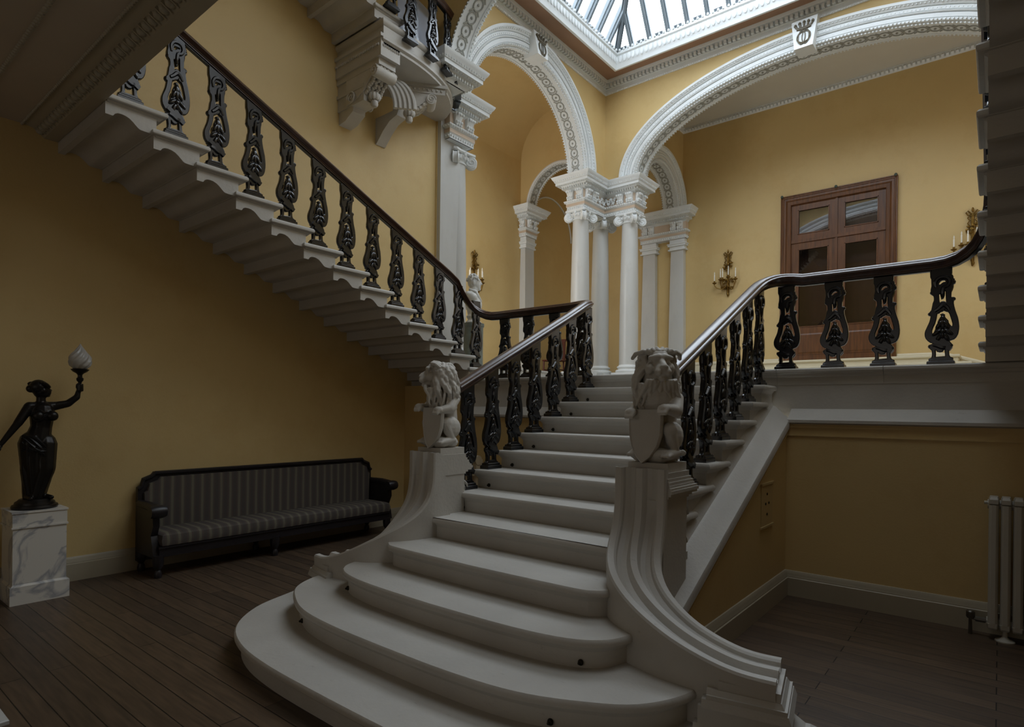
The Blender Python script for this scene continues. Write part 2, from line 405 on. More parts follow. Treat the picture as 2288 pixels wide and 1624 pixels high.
# gallery and landing floors
struct('floor_landing', MB().box(LW, RW, 6.06, 11.6, 1.62, ZL), 'stone', 'stone half landing', cat='floor')
st = MB()
for z, o in ((ZG,0),(ZL+.17,.3)):
    st.box(-9.1, -6.78+o, 6.9, 14, z-.17, z-.03).box(-9.1, -6.75+o, 6.9, 14, z-.03, z)
    st.box(-9.1, RW, 11.35-o, 14, z-.17, z-.03).box(-9.1, RW, 11.32-o, 14, z-.03, z)
struct('floor_gallery', st, 'column', 'raised stone floor of lobby and back gallery', cat='floor')
sd = MB()
for z, y, x0, x1 in ((2.6,13.0,-4.91,-.38),(2.76,13.35,-4.73,-.56)):
    sd.box(x0+.03, x1-.03, y+.03, GY, z-.18, z-.04).stack([(x0,y),(x1,y),(x1,GY),(x0,GY)], [(-.012,z-.05),(0,z-.04),(0,z-.012),(-.012,z)])
tag(sd.build('door_steps', M['cream']), 'pale stone steps in front of the timber door', 'steps')
# skirting of the back wall
sk = [(0,2.42),(.03,2.42),(.03,2.78),(.045,2.8),(.045,2.83),(.02,2.86),(0,2.86)]
mb = MB().sweep([(-6.05,GY),(-3.78,GY)], sk)
P = [(-1.58,0),(-.95,0),(-.75,-.03),(-.55,-.09),(-.35,-.16),(-.15,-.23),(.2,-.34)]
mb.rings([[V((x,GY-a,max(2.42,b+dz) if b > 2.5 else b)) for a, b in sk] for x, dz in P])
struct('baseboard_back', mb, 'cream', 'cream skirting on the back wall either side of the door', cat='baseboard')

# ceiling round the skylight, cornice
RX0, RX1, RY0, RY1 = -6.17, .79, 6.86, 10.87
ZC = 8.78
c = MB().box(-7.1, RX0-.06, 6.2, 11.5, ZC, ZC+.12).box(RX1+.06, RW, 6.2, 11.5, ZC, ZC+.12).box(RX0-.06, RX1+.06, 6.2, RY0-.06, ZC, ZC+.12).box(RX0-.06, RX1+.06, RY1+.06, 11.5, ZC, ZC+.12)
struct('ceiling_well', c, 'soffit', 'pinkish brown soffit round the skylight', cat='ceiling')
struct('ceiling_front', MB().box(LW, RW, -4, 6.0, 8.78, 8.95), 'ceil', 'pale ceiling over the front of the stair hall', cat='ceiling')
CP = [(0,8.50),(.02,8.5),(.03,8.515),(.03,8.53),(.012,8.535),(.012,8.615),(.03,8.62),(.03,8.63),(.015,8.635),(.02,8.705),(.09,8.72),(.1,8.76),(.1,ZC),(0,ZC)]
cor = [(XW,6.31),(XW,YB),(RW,YB)]
t = struct('trim_3', MB().sweep(cor, CP), 'plaster', 'white dentilled cornice round the stairwell', cat='moulding')
d = MB(); y = 6.4
while y < YB - .06:
    d.obox((XW+.05, y, 8.67), (.034,0,0), (0,.024,0), (0,0,.034)); d.ell((XW+.028,y,8.508), (.014,.014,.014), nu=6, nv=4); d.ell((XW+.028,y+.042,8.508), (.014,.014,.014), nu=6, nv=4); y += .084
x = XW + .1
while x < RW:
    d.obox((x, YB-.05, 8.67), (.024,0,0), (0,.034,0), (0,0,.034)); d.ell((x,YB-.028,8.508), (.014,.014,.014), nu=6, nv=4); d.ell((x+.042,YB-.028,8.508), (.014,.014,.014), nu=6, nv=4); x += .084
d.build('dentils', M['plaster'], t)
# ring moulding and skylight
ring = [(RX0,RY0),(RX0,RY1),(RX1,RY1),(RX1,RY0)]
RP = [(-.06,ZC+.02),(-.06,8.66),(-.02,8.62),(.02,8.62),(.03,8.65),(.035,8.68),(.05,8.7),(.06,8.86),(.09,8.88),(.09,8.93),(.05,8.95),(-.06,8.95)]
t = struct('trim_4', MB().sweep(ring, RP, closed=True), 'plaster', 'leaf-carved white frame of the skylight', cat='moulding')
d = MB()
def leafrow(p0, p1, out):
    p0, p1, out = V(p0), V(p1), V(out); L = (p1-p0).length; n = int(L/.095); u = (p1-p0).normalized()
    for i in range(n):
        p = p0 + u*(L*(i+.5)/n)
        d.ell(p + out*.062 + V((0,0,8.785)), (.036*abs(u.x)+.016*abs(out.x), .036*abs(u.y)+.016*abs(out.y), .075), nu=8, nv=6)
        d.ell(p + out*.095 + V((0,0,8.945)), (.026,.026,.03), nu=6, nv=4)
leafrow((RX0,RY0,0),(RX0,RY1,0),(1,0,0)); leafrow((RX0,RY1,0),(RX1,RY1,0),(0,-1,0)); leafrow((RX1,RY1,0),(RX1,RY0,0),(-1,0,0)); leafrow((RX1,RY0,0),(RX0,RY0,0),(0,1,0))
d.build('leaf_carving', M['plaster'], t)
def skylight():
    sky = thing('window_1', 'large hipped glass skylight with white bars over the stairwell', 'skylight', (AX,9,8.9), kind='structure')
    z0 = 8.93; k = 1.64; H = 1.5; zt = z0 + k*H
    A = [V((x,y,z0)) for x, y in ring]; B = [V((RX0+H,RY0+H,zt)),V((RX0+H,RY1-H,zt)),V((RX1-H,RY1-H,zt)),V((RX1-H,RY0+H,zt))]
    bars = MB()
    def bar(p, q, w, dpt):
        p, q = V(p), V(q); u = (q-p).normalized(); s = u.cross(V((0,0,1))).normalized(); nn = s.cross(u)
        bars.obox((p+q)/2, u*((q-p).length/2), s*w, nn*dpt)
    for i in range(4):
        j = (i+1) % 4
        MB().add([A[i],A[j],B[j],B[i]], [(0,1,2,3)]).build('pane', M['pane'], sky, 0)
        bar(A[i], B[i], .06, .07); bar(A[i]+(B[i]-A[i])*.0, B[i], .025, .11); bar(B[i], B[j], .05, .06)
        L = (A[j]-A[i]).length; u = (A[j]-A[i])/L; inn = (B[i]-A[i]) - u*((B[i]-A[i]).dot(u))
        n = int(L/.37)
        for q in range(1, n):
            s = L*q/n; top = min(1, s/H, (L-s)/H)
            p = A[i] + u*s; bar(p, p + inn*top, .026, .075); bar(p + V((0,0,-.0)), p + inn*top, .04, .02)
            bars.ell(p + inn*.03/H, (.04,.04,.03), nu=6, nv=4)
        for q in range(n):   # small fixing plates at the sill
            p = A[i] + u*(L*(q+.5)/n) + inn*.04/1.5; bars.obox(p, u*.075, inn.normalized()*.025, u.cross(inn.normalized())*.02)
    MB().add(B, [(0,1,2,3)]).build('pane', M['pane'], sky, 0)
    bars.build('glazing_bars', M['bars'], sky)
skylight()

# ---------------------------------------------------------------- arch mouldings
def archivolt(name, label, fn, front, back, arch, z0, circles=True, keys=None, prof=None, n=64, width=.32, nc=28):
    """moulding ring on the front face + decorated soffit; fn(s,t,z); front/back are t values"""
    c, a, b = arch; sg = 1 if front > back else -1
    root = thing(name, label, 'arch', fn(c, front, z0), kind='structure')
    def at(th, r, t):
        cs, sn = math.cos(th), math.sin(th); nx, nz = cs/a, sn/b; L = math.hypot(nx,nz)
        return fn(c + a*cs + r*nx/L, t, z0 + b*sn + r*nz/L)
    pr = prof or [(0,-.02),(0,.03),(.006,.04),(.04,.04),(.046,.02),(.052,.02),(.052,.038),(.115,.038),(.117,.018),(.124,.018),(.126,.05),(.14,.062),(.152,.05),(.154,.026),(.162,.026),(.164,.046),(.215,.046),(.217,.03),(.226,.03),(.23,.06),(.25,.072),(.268,.098),(.275,.098),(.275,.11),(width,.11),(width,-.01)]
    mb = MB().rings([[at(PI*i/n, r, front + sg*p) for r, p in pr] for i in range(n+1)])
    mb.build('archivolt', M['plaster'], root)
    # soffit lining
    so = MB().rings([[at(PI*i/n, r, front*(1-u)+back*u) for r, u in ((.01,0),(-.018,.02),(-.018,.1),(-.004,.12),(-.004,.88),(-.018,.9),(-.018,.98),(.01,1))] for i in range(n+1)])
    so.build('soffit_band', M['plaster'], root)
    # arc length table
    T = [0]; 
    for i in range(400):
        p, q = at(PI*i/400,0,front), at(PI*(i+1)/400,0,front); T.append(T[-1] + (q-p).length)
    def th(d):
        lo = 0
        while lo < 399 and T[lo+1] < d: lo += 1
        return PI*(lo + (d-T[lo])/max(1e-9,T[lo+1]-T[lo]))/400
    if circles:
        w = abs(front-back); rr = MB(); R = min(.078, w*.3)
        for i in range(nc):
            t0 = th(T[-1]*(i+.5)/nc); cpt = at(t0, -.008, (front+back)/2); e1 = (at(t0+.01,0,front) - at(t0-.01,0,front)).normalized(); e2 = (at(t0,0,back)-at(t0,0,front)).normalized()
            pts = [cpt + e1*R*math.cos(2*PI*k/14) + e2*R*math.sin(2*PI*k/14) for k in range(14)]
            nn = e1.cross(e2)
            rr.rings([[p + (p-cpt).normalized()*.013*math.cos(2*PI*m/5) + nn*.013*math.sin(2*PI*m/5) for m in range(5)] for p in pts], loop=True)
            rr.ell(cpt, (.022,.022,.022), nu=6, nv=4)
            t2 = th(T[-1]*(i+1)/nc*.9999); q = at(t2, -.006, (front+back)/2)
            for sgn in (-1,1): rr.obox(q + e2*sgn*R*.8, (e1*.03+e2*.03*sgn), (e2*.006*sgn-e1*.006), nn*.01)
        rr.build('soffit_rings', M['crest_light'], root)
    bd = MB(); nb = int(T[-1]/.055)
    for i in range(nb):
        t0 = th(T[-1]*(i+.5)/nb); bd.ell(at(t0,-.02,front), (.017,.017,.017), nu=5, nv=4); bd.ell(at(t0,-.02,back), (.017,.017,.017), nu=5, nv=4)
        if prof: continue
        bd.ell(at(t0,.02,front+sg*.05), (.014,.014,.014), nu=5, nv=4); bd.ell(at(t0,.265,front+sg*.085), (.018,.018,.018), nu=5, nv=4); bd.ell(at(t0,.185,front+sg*.04), (.016,.016,.012), nu=5, nv=4)
    bd.build('bead_moulding', M['plaster'], root)
    return root
M['crest_light'] = mat('grey_ring_relief', srgb(158,158,150), .6, .05, 10)  # even grey of the soffit rings, darker than the plaster
archivolt('trim_5', 'white ringed moulding of the left arch over the landing', fY, XW, -7.11, LA, ZE, nc=28)
archivolt('trim_6', 'wide white ringed moulding of the back arch', fX, YB, 11.81, BA, ZE, nc=44)
archivolt('trim_7', 'white moulding of the near arch beside the round balcony', fX, 6.31, 5.95, BA, ZE, nc=44)
archivolt('trim_8', 'white ringed moulding of the small arch at the gallery end', fY, -6.05, -6.42, CA, ZE-.05, nc=16)
archivolt('trim_9', 'white ringed moulding of the inner lobby arch', fX, 11.5, 11.8, LB, ZE, nc=16, prof=[(0,-.02),(0,.02),(.03,.03),(.06,.02),(.06,-.01)])
th_ = MB().tube([V((-9.08,12.75+.95*math.cos(PI*i/24),6.2+.95*math.sin(PI*i/24))) for i in range(25)], .022, 6)
struct('trim_10', th_, 'plaster', 'thin white arched bead on the far lobby wall', cat='moulding')

def keystone(label, fn, front, sg, c, zb, zt):
    """block with a crown and an interlaced monogram; fn(s,t,z)"""
    r = thing('keystone', label, 'keystone', fn(c, front, zb), group='crested keystones')
    w0, w1 = .15, .21; d0, d1 = .22, .16
    mb = MB().rings([[fn(c-w, front - sg*.1, z), fn(c+w, front - sg*.1, z), fn(c+w, front+sg*d, z), fn(c-w, front+sg*d, z)] for w, d, z in ((w0,d0,zb),(w0,d0,zb+.02),(w1,d1,zt))])
    mb.build('block', M['plaster'], r, 20)
    zm = lambda k: zb + (zt-zb)*k
    tt = lambda k: front + sg*(d0 + (d1-d0)*k + .012)
    cr = MB()
    for u in [-1,-.5,0,.5,1]:
        k0, k1 = .68, .82 - .05*u*u
        cr.tube([fn(c+u*.10,tt(k0),zm(k0)), fn(c+u*.13,tt(k1),zm(k1))], [.014,.022], 6); cr.ell(fn(c+u*.14,tt(k1),zm(k1+.05)), (.026,.026,.026), nu=8, nv=6)
    cr.tube([fn(c+u/10*.115,tt(.67),zm(.67)-.012*(1-(u/10)**2)) for u in range(-10,11)], .018, 6)
    cr.tube([fn(c+u/10*.12,tt(.72),zm(.72)-.012*(1-(u/10)**2)) for u in range(-10,11)], .014, 6)
    cr.build('crown_relief', M['crest'], r)
    mo = MB()
    for ph, ax, bx, ox in ((0,.055,.13,-.03),(0,.055,.13,.03),(.5,.11,.10,0),(-.5,.11,.10,0)):
        pts = []
        for i in range(33):
            a = 2*PI*i/32; u = ax*math.cos(a); v = bx*math.sin(a)
            u, v = u*math.cos(ph)-v*math.sin(ph), u*math.sin(ph)+v*math.cos(ph)
            k = .36 + v/(zt-zb); pts.append(fn(c+u+ox, tt(k), zm(k)))
        mo.tube(pts, .0085, 5)
    for s in (-1,1):
        mo.tube([fn(c+s*(.1-.05*i/8), tt(.2-.1*i/8), zm(.26-.14*i/8)) for i in range(9)], [.012*(1-abs(i-4)/6) for i in range(9)], 5)
    mo.build('monogram_relief', M['crest'], r)
    return r
keystone('crested white keystone on the left arch', fY, XW, 1, 8.82, 8.08, 8.5)
keystone('crested white keystone on the wide back arch', fX, YB, -1, AX, 7.98, 8.5)

# ---------------------------------------------------------------- columns and entablatures
def column(name, label, x, y, zb, zt, r=.2, group='ionic columns of the arcade'):
    root = thing(name, label, 'column', (x,y,zb), group=group)
    MB().box(x-.27,x+.27,y-.27,y+.27,zb,zb+.07).lathe([(.26,zb+.07),(.275,zb+.09),(.275,zb+.115),(.25,zb+.135),(.22,zb+.14),(.215,zb+.16),(.235,zb+.17),(.245,zb+.19),(.235,zb+.21),(.21,zb+.215),(.205,zb+.24)], (x,y,0), 28).build('base', M['plaster'], root)
    h = zt - .2; pr = []
    for i in range(13):
        t = i/12; pr.append((r - .034*max(0,(t-.25)/.75)**1.6, zb+.24+(h-zb-.24)*t))
    MB().lathe(pr, (x,y,0), 32).build('shaft', M['column'], root)
    rt = r-.034
    cp = MB().lathe([(rt,h),(rt+.02,h+.01),(rt+.02,h+.025),(rt,h+.035),(rt,h+.06),(rt+.05,h+.1),(rt+.06,h+.13),(rt+.03,h+.15),(rt+.05,zt-.02)], (x,y,0), 24)
    ab = []
    for k in range(4):     # concave abacus
        a0 = PI/4 + k*PI/2
        for da, rr in ((-.08,.33),(.08,.33),(.35,.26),(PI/4,.235),(PI/2-.35,.26)):
            ab.append((x+rr*math.cos(a0+da), y+rr*math.sin(a0+da)))
    cp.stack(ab, [(-.02,zt-.045),(0,zt-.03),(0,zt)])
    for k in range(16): cp.ell((x+(rt+.045)*math.cos(k*PI/8), y+(rt+.045)*math.sin(k*PI/8), h+.1), (.022,.022,.035), nu=6, nv=5)
    for k in range(4):
        cp.ell((x+.2*math.cos(k*PI/2), y+.2*math.sin(k*PI/2), zt-.03), (.045,.045,.04), nu=7, nv=5)
        cp.ell((x+.22*math.cos(k*PI/2), y+.22*math.sin(k*PI/2), zt-.06), (.03,.03,.03), nu=6, nv=4)
    cp.build('capital', M['plaster'], root)
    for k in range(4):
        a = PI/4 + k*PI/2; d = V((math.cos(a), math.sin(a), 0)); s = V((-d.y,d.x,0)); c0 = V((x,y,h+.065)) + d*.255
        v = MB()
        v.rings([[c0 + d*.098*rr*math.cos(2*PI*i/20) + V((0,0,.098*rr*math.sin(2*PI*i/20))) + s*w for i in range(20)] for rr, w in ((.9,-.05),(1,-.04),(.86,-.025),(.86,.025),(1,.04),(.9,.05))])
        for sg in (-1,1):
            pts = [c0 + s*sg*.05 + d*(.085-.0034*i)*math.cos(.45*i+1.6) + V((0,0,(.085-.0034*i)*math.sin(.45*i+1.6))) for i in range(23)]
            v.tube(pts, .012, 5)
        v.tube([c0 + V((0,0,.09)), V((x,y,zt-.05)) + d*.14], [.035,.03], 6)
        v.build('volute', M['plaster'], root)
    return root
ZA = 5.86
EP = [(.02,5.86),(.02,5.93),(.03,5.935),(.03,6.01),(.05,6.02),(.075,6.05),(.075,6.06),(.02,6.062),(.02,6.26),(.035,6.27),(.05,6.3),(.09,6.31),(.09,6.35),(.11,6.36),(.12,6.375),(.2,6.38),(.2,6.435),(.215,6.44),(.225,6.47),(.25,6.5),(.265,6.53),(.27,ZE),(0,ZE)]
def entablature(name, label, poly, brackets, flowers, group=None, prof=EP):
    root = thing(name, label, 'entablature', (poly[0][0],poly[0][1],ZA), kind='structure')
    mb = MB().sweep(poly, [(a, b) for a, b in prof], closed=True)
    mb.add([(x,y,ZE) for x,y in poly], [tuple(range(len(poly)))]).add([(x,y,min(q[1] for q in prof)) for x,y in poly], [tuple(range(len(poly)))])
    mb.build('cornice', M['plaster'], root)
    bx = MB()     # buff painted frieze and fascia slips
    n = len(poly); dn = MB(); fl = MB()
    for i in range(n):
        p, q = V(poly[i]+(0,)), V(poly[(i+1)%n]+(0,)); u = (q-p); L = u.length; u /= L; o = V((u.y,-u.x,0))
        zlo = min(b for a, b in prof)
        for z0, z1, off in ((6.075,6.25,.022),(5.945,6.0,.033)):
            if z0 < zlo: continue
            bx.obox((p+q)/2 + o*(off) + V((0,0,(z0+z1)/2)), u*(L/2+off), o*.004, V((0,0,(z1-z0)/2)))
        def row(off, sp, fn):
            k_ = max(2, int((L+2*off-.02)/sp))
            for k in range(k_): fn(p + u*(-off+.01+(L+2*off-.02)*(k+.5)/k_))
        row(.1, .05, lambda q: dn.obox(q + o*.1 + V((0,0,6.33)), u*.012, o*.02, V((0,0,.018))))
        row(.165, .05, lambda q: dn.ell(q + o*.165 + V((0,0,6.375)), (.014,.014,.012), nu=5, nv=4))
        row(.225, .05, lambda q: dn.ell(q + o*.225 + V((0,0,6.465)), (.012,.012,.016), nu=5, nv=4))
        if zlo < 6:
            row(.068, .05, lambda q: dn.ell(q + o*.068 + V((0,0,6.035)), (.014,.014,.016), nu=5, nv=4))
            row(.03, .05, lambda q: dn.ell(q + o*.03 + V((0,0,5.9)), (.015,.015,.02), nu=5, nv=4))
    bx.build('buff_panels', M['buff'], root); dn.build('dentils', M['plaster'], root)
    for (x, y, ox, oy) in brackets:
        b = MB(); o = V((ox,oy,0)); u = V((-oy,ox,0)); c = V((x,y,0))
        b.rings([[c + u*sx*.075 + o*(d*.6+.02) + V((0,0,z)), c + u*sx*.075*.2 + o*(d+.02) + V((0,0,z)), c - u*sx*.075*.2 + o*(d+.02) + V((0,0,z)), c - u*sx*.075 + o*(d*.6+.02) + V((0,0,z)), c - u*.07 + V((0,0,z)), c + u*.07 + V((0,0,z))] for z, d, sx in ((6.07,.03,.8),(6.1,.05,1),(6.15,.04,.8),(6.2,.07,1),(6.255,.085,1.1))])
        for dz, dd in ((6.23,.09),(6.12,.06),(6.085,.045)):
            for s in (-1,0,1): b.ell(c + u*s*.05 + o*(dd+.01) + V((0,0,dz)), (.022,.022,.024), nu=7, nv=5)
        b.build('bracket', M['plaster'], root)
    rnd = random.Random(3)
    for (x0,y0,x1,y1,ox,oy) in flowers:
        p, q, o = V((x0,y0,0)), V((x1,y1,0)), V((ox,oy,0))
        for k in range(16):
            t = (k+.5)/16; z = 6.16 + .055*math.sin(t*13+1)
            fl.ell(p*(1-t)+q*t + o*.035 + V((0,0,z)), (.024,.024,.024), nu=6, nv=5)
            fl.ell(p*(1-t)+q*t + o*.03 + V((0,0,6.16+rnd.uniform(-.07,.07))), (.014,.014,.014), nu=5, nv=4)
    if flowers: fl.build('floral_frieze', M['plaster'], root)
    return root
entablature('trim_11', 'richly carved L-shaped entablature on the corner columns', [(-6.73,10.61),(-6.73,11.43),(-6.01,11.43),(-6.01,11.81),(-7.11,11.81),(-7.11,10.61)],
    [(-6.80,10.59,0,-1),(-7.03,10.59,0,-1),(-6.71,10.69,1,0),(-6.71,10.93,1,0),(-6.31,11.41,0,-1),(-6.09,11.41,0,-1),(-5.99,11.51,1,0),(-5.99,11.74,1,0)],
    [(-6.71,11.05,-6.71,11.4,1,0),(-6.66,11.41,-6.42,11.41,0,-1)])
column('column', 'white ionic column, leftmost of the three at the arcade corner', -6.92, 10.8, ZG, ZA)
column('column', 'white ionic column standing behind its two neighbours at the arcade corner', -6.92, 11.62, ZG, ZA)
column('column', 'white ionic column, rightmost of the three, behind the right lion', -6.2, 11.62, ZG, ZA)
column('column', 'white ionic column beside the flat pilaster behind the bust', -6.9, 7.0, ZG, ZA-.07)
entablature('trim_12', 'carved entablature block over the column beside the pilaster', [(-6.65,6.62),(-6.65,7.12),(-7.11,7.12),(-7.11,6.62)], [(-6.63,6.74,1,0),(-6.63,7.0,1,0)], [])
# bracket arm carrying the near arch
entablature('trim_13', 'carved entablature arm under the near arch by the balcony', [(-7.0,5.94),(-6.08,5.94),(-6.08,6.32),(-7.0,6.32)], [], [], prof=[q for q in EP if q[1] > 6.2])
def pilaster(name, label, x0, x1, y0, y1, face, z1=ZA, cap=True, m='column', moulds=True):
    r = thing(name, label, 'pilaster', ((x0+x1)/2,(y0+y1)/2,ZG), kind='structure')
    MB().rings([[V((x0+e,y0+e2,z)),V((x1-e,y0+e2,z)),V((x1-e,y1,z)),V((x0+e,y1,z))] for e, e2, z in ((0,0,ZG),(0,0,ZG+1),(.012,.005,ZG+2),(.03,.01,z1-.25))]).build('shaft', M[m], r)
    if moulds:
        c = MB()
        for e, za, zb in ((.03,z1-.27,z1-.24),(.0,z1-.24,z1-.17),(.035,z1-.17,z1-.13),(.05,z1-.13,z1-.11),(0,z1-.11,z1)): c.box(x0-e,x1+e,y0-e,y1,za,zb)
        c.build('capital', M['plaster'], r)
    return r
# responds in the back gallery
pilaster('pilaster', 'flat pale pilaster on the back wall, right of the pair behind the right lion', -6.31, -5.93, 13.86, 14.0, -1)
pilaster('pilaster', 'flat pale pilaster on the back wall, left of the pair behind the columns', -7.05, -6.67, 13.86, 14.0, -1)
entablature('trim_14', 'carved entablature over the pair of back wall pilasters', [(-7.06,13.86),(-5.92,13.86),(-5.92,14.1),(-7.06,14.1)], [(-6.2,13.84,0,-1),(-6.03,13.84,0,-1),(-6.95,13.84,0,-1),(-6.78,13.84,0,-1)], [])
pilaster('pilaster', 'flat pale pilaster under the inner lobby arch', -9.12, -8.92, 11.5, 11.86, -1)
entablature('trim_15', 'carved entablature block over the lobby pilaster', [(-9.2,11.48),(-8.92,11.48),(-8.92,11.88),(-9.2,11.88)], [(-8.9,11.58,1,0),(-8.9,11.78,1,0),(-8.98,11.46,0,-1)], [])
# big pier pilaster at the end of the left wall
r = thing('pilaster', 'broad bluish white pilaster at the end of the left wall', 'pilaster', (-6.76,6.75,ZL), kind='structure')
MB().box(-6.85,-6.74,6.52,6.99,ZL,6.22).build('shaft', M['column'], r)
MB().box(-6.85,-6.71,6.49,7.0,ZL,ZL+.3).build('base', M['column'], r)
c = MB().box(-6.85,-6.7,6.48,7.03,6.22,6.27).box(-6.85,-6.73,6.51,7.0,6.27,6.42).box(-6.85,-6.68,6.46,7.03,6.42,6.5).box(-6.85,-6.66,6.44,7.05,6.5,ZE)
for k in range(6): c.ell((-6.725,6.56+k*.078,6.345), (.015,.03,.05), nu=8, nv=6)
c.build('capital', M['plaster'], r)
struct('trim_16', MB().sweep([(LW,5.2),(LW,6.5)], [(0,6.12),(.03,6.13),(.03,6.2),(.06,6.22),(.07,6.27),(0,6.28)]), 'plaster', 'white string moulding on the left wall beside the balcony', cat='moulding')

# ---------------------------------------------------------------- main staircase
SX0, SX1, R, T = -3.73, -1.652, .16, .3292
NOSE = [(-.045,0),(-.045,.085),(-.036,.1),(-.028,.113),(-.008,.117),(-.001,.124),(.0,.137),(-.003,.15),(-.012,.16)]   # (offset, height) of one step
def step_mesh(plan, z0, h=R):
    return MB().stack(plan, [(o, z0 + z*h/.16) for o, z in NOSE], bottom=False)
main = thing('main_staircase', 'wide pale stone staircase rising between the two lions', 'staircase', (AX,2.0,0))
half = {1: [(0,1.83),(.6,1.84),(1.05,1.9),(1.4,2.05),(1.66,2.33),(1.79,2.66),(1.87,2.96),(1.87,3.35)],
        2: [(0,2.19),(.5,2.2),(.9,2.25),(1.2,2.37),(1.42,2.52),(1.55,2.76),(1.57,3.02),(1.57,3.4)],
        3: [(0,2.54),(.6,2.56),(.95,2.62),(1.13,2.74),(1.2,2.93),(1.24,3.1),(1.24,3.45)],
        4: [(0,2.91),(.75,2.93),(.91,2.97),(.985,3.06),(1.0,3.2),(1.0,3.5)],
        5: [(0,3.34),(.84,3.35),(.92,3.375),(.965,3.43),(.98,3.54),(.98,3.9)]}
steps = []
for i in range(1, 13):
    if i < 6:
        hp = [(p.x, p.y) for p in catmull(half[i], 5)]
        plan = [(AX - u, y) for u, y in hp[::-1]] + [(AX + u, y) for u, y in hp[1:]]
    else:
        y = 3.707 + T*(i-6); plan = [(SX0,y),(SX1,y),(SX1,y+T+.12),(SX0,y+T+.12)]
    s = step_mesh(plan, R*(i-1)).build('step', M['stone'], main, 30); steps.append(s)
    # small dark eyelets of the stair rods
    yr = plan[0][1] + .04 if i > 5 else None
    for sx in (-1, 1):
        u = .86 if i > 4 else (1.0 if i > 2 else 1.05)
        px = AX + sx*u
        if i > 5: yf = 3.707 + T*(i-6) + .045
        else:
            yf = min(half[i], key=lambda q: abs(q[0]-u))[1] + .05
            hp = catmull(half[i], 8); yf = min(hp, key=lambda q: abs(q.x-u)).y + .047
        z = R*(i-1) + .03
        if i > 1: MB().ell((px, yf-.006, z), (.017,.014,.017), nu=8, nv=6).ell((px, yf-.02, z), (.009,.012,.009), nu=6, nv=4).build('rod_eyelet', M['tread_knob'], s)
# stringer under the open ends of the flight
sl = R/T
yz = lambda y: 1.535 + (y-5.93)*sl         # lower edge of the raking band
mb = MB().prism([(3.6,0),(5.95,0),(5.95,1.75),(5.7,1.72),(3.6,.72)], lambda a,b,t: V((t,a,b)), -3.62, -1.70)
mb.build('core', M['stone'], main)
RK = [(-1.72,.30),(-1.70,.29),(-1.655,.205),(-1.65,.195),(-1.63,.185),(-1.56,.115),(-1.505,.075),(-1.50,.06),(-1.50,.0),(-1.515,-.01),(-1.525,-.03),(-1.72,-.03)]
for rk in (RK, [(2*AX - a, b) for a, b in RK]):
    MB().rings([[V((a, y, max(0, yz(y)+b))) for a, b in rk] for y in (3.36, 4.2, 5.1, 5.94)]).build('raking_moulding', M['stone'], main, 25)
for sx in (1, -1):
    x0, x1 = (-1.72, -1.53) if sx > 0 else (2*AX+1.53, 2*AX+1.72)
    w = MB().prism([(3.745,0),(5.928,0),(5.928,yz(5.928)),(3.745,yz(3.745))], lambda a,b,t: V((t,a,b)), x0, x1)
    if sx > 0: w.box(-1.555,-1.53,3.3,3.745,0,yz(3.3))
    o = struct('wall_stair_right' if sx > 0 else 'wall_stair_left', w, 'yellow', 'ochre wall under the %s edge of the main stairs' % ('right' if sx > 0 else 'left'))
    if sx > 0:
        f = MB().prism([(0,-.005),(.014,-.005),(.014,-.02),(0,-.02)], lambda a,b,t: V((x1+a, 3.3+(5.93-3.3)*t, yz(3.3+(5.93-3.3)*t)-.045+b)), 0, 1)
        f.prism([(0,-.005),(.01,-.005),(.01,-.02),(0,-.02)], lambda a,b,t: V((x1+a, 5.93-t*2.9, yz(5.93)-.07+b)) if False else V((x1+t*2.97, 5.93-a, yz(5.93)-.055+b)), 0, 1)
        f.build('picture_bead', M['yellow'], o)
h = thing('wall_hatch', 'square hatch panel flush in the wall below the main stairs', 'hatch', (-1.53,5.33,.7))
MB().box(-1.529,-1.524,5.18,5.49,.72,1.06).build('panel', M['hatch'], h)
for za in (1.06,.70): MB().box(-1.53,-1.515,5.16,5.51,za,za+.017).build('edge_bead', M['hatch'], h)
for y, z in ((5.33,.98),(5.29,.9),(5.38,.9),(5.33,.81)): MB().ell((-1.522,y,z), (.006,.012,.012), nu=6, nv=4).build('screw', M['tread_knob'], h)

# half landing edge: nosing, two fascia courses, sloped string
lp = [(6.02,2.08),(6.011,2.07),(6.011,2.05),(6.02,2.037),(6.035,2.03),(6.04,2.01),(6.055,2.0),(6.055,1.93),(6.3,1.93),(6.3,2.08)]
lp2 = [(6.062,1.928),(6.062,1.71),(6.3,1.71),(6.3,1.928)]
lp3 = [(6.062,1.708),(6.04,1.70),(6.0,1.665),(5.985,1.66),(5.965,1.645),(5.91,1.615),(5.90,1.605),(5.90,1.58),(5.92,1.573),(5.94,1.56),(6.1,1.56),(6.1,1.708)]
ld = thing('half_landing', 'stone half landing edge between the three flights', 'landing', (AX,6.05,2.0), kind='structure')
xs = [-5.58, -4.9, -3.72, -1.65, -.78, .6, RW]
for a, b in zip(xs, xs[1:]):
    MB().prism(lp, lambda p,q,t: V((t,p,q)), a+.002, b-.002).build('nosing_course', M['stone'], ld, 30)
xs = [-5.58, -5.2, -3.9, -2.9, -1.3, .2, RW]
for a, b in zip(xs, xs[1:]): MB().prism(lp2, lambda p,q,t: V((t,p,q)), a+.002, b-.002).build('fascia_course', M['stone'], ld, 30)
MB().prism(lp3, lambda p,q,t: V((t,p,q)), -5.58, -3.86).prism(lp3, lambda p,q,t: V((t,p,q)), -1.52, RW).build('string_course', M['stone'], ld, 30)
MB().box(-5.58, RW, 5.918, 5.932, 1.535, 1.55).build('wall_bead', M['yellow'], ld)

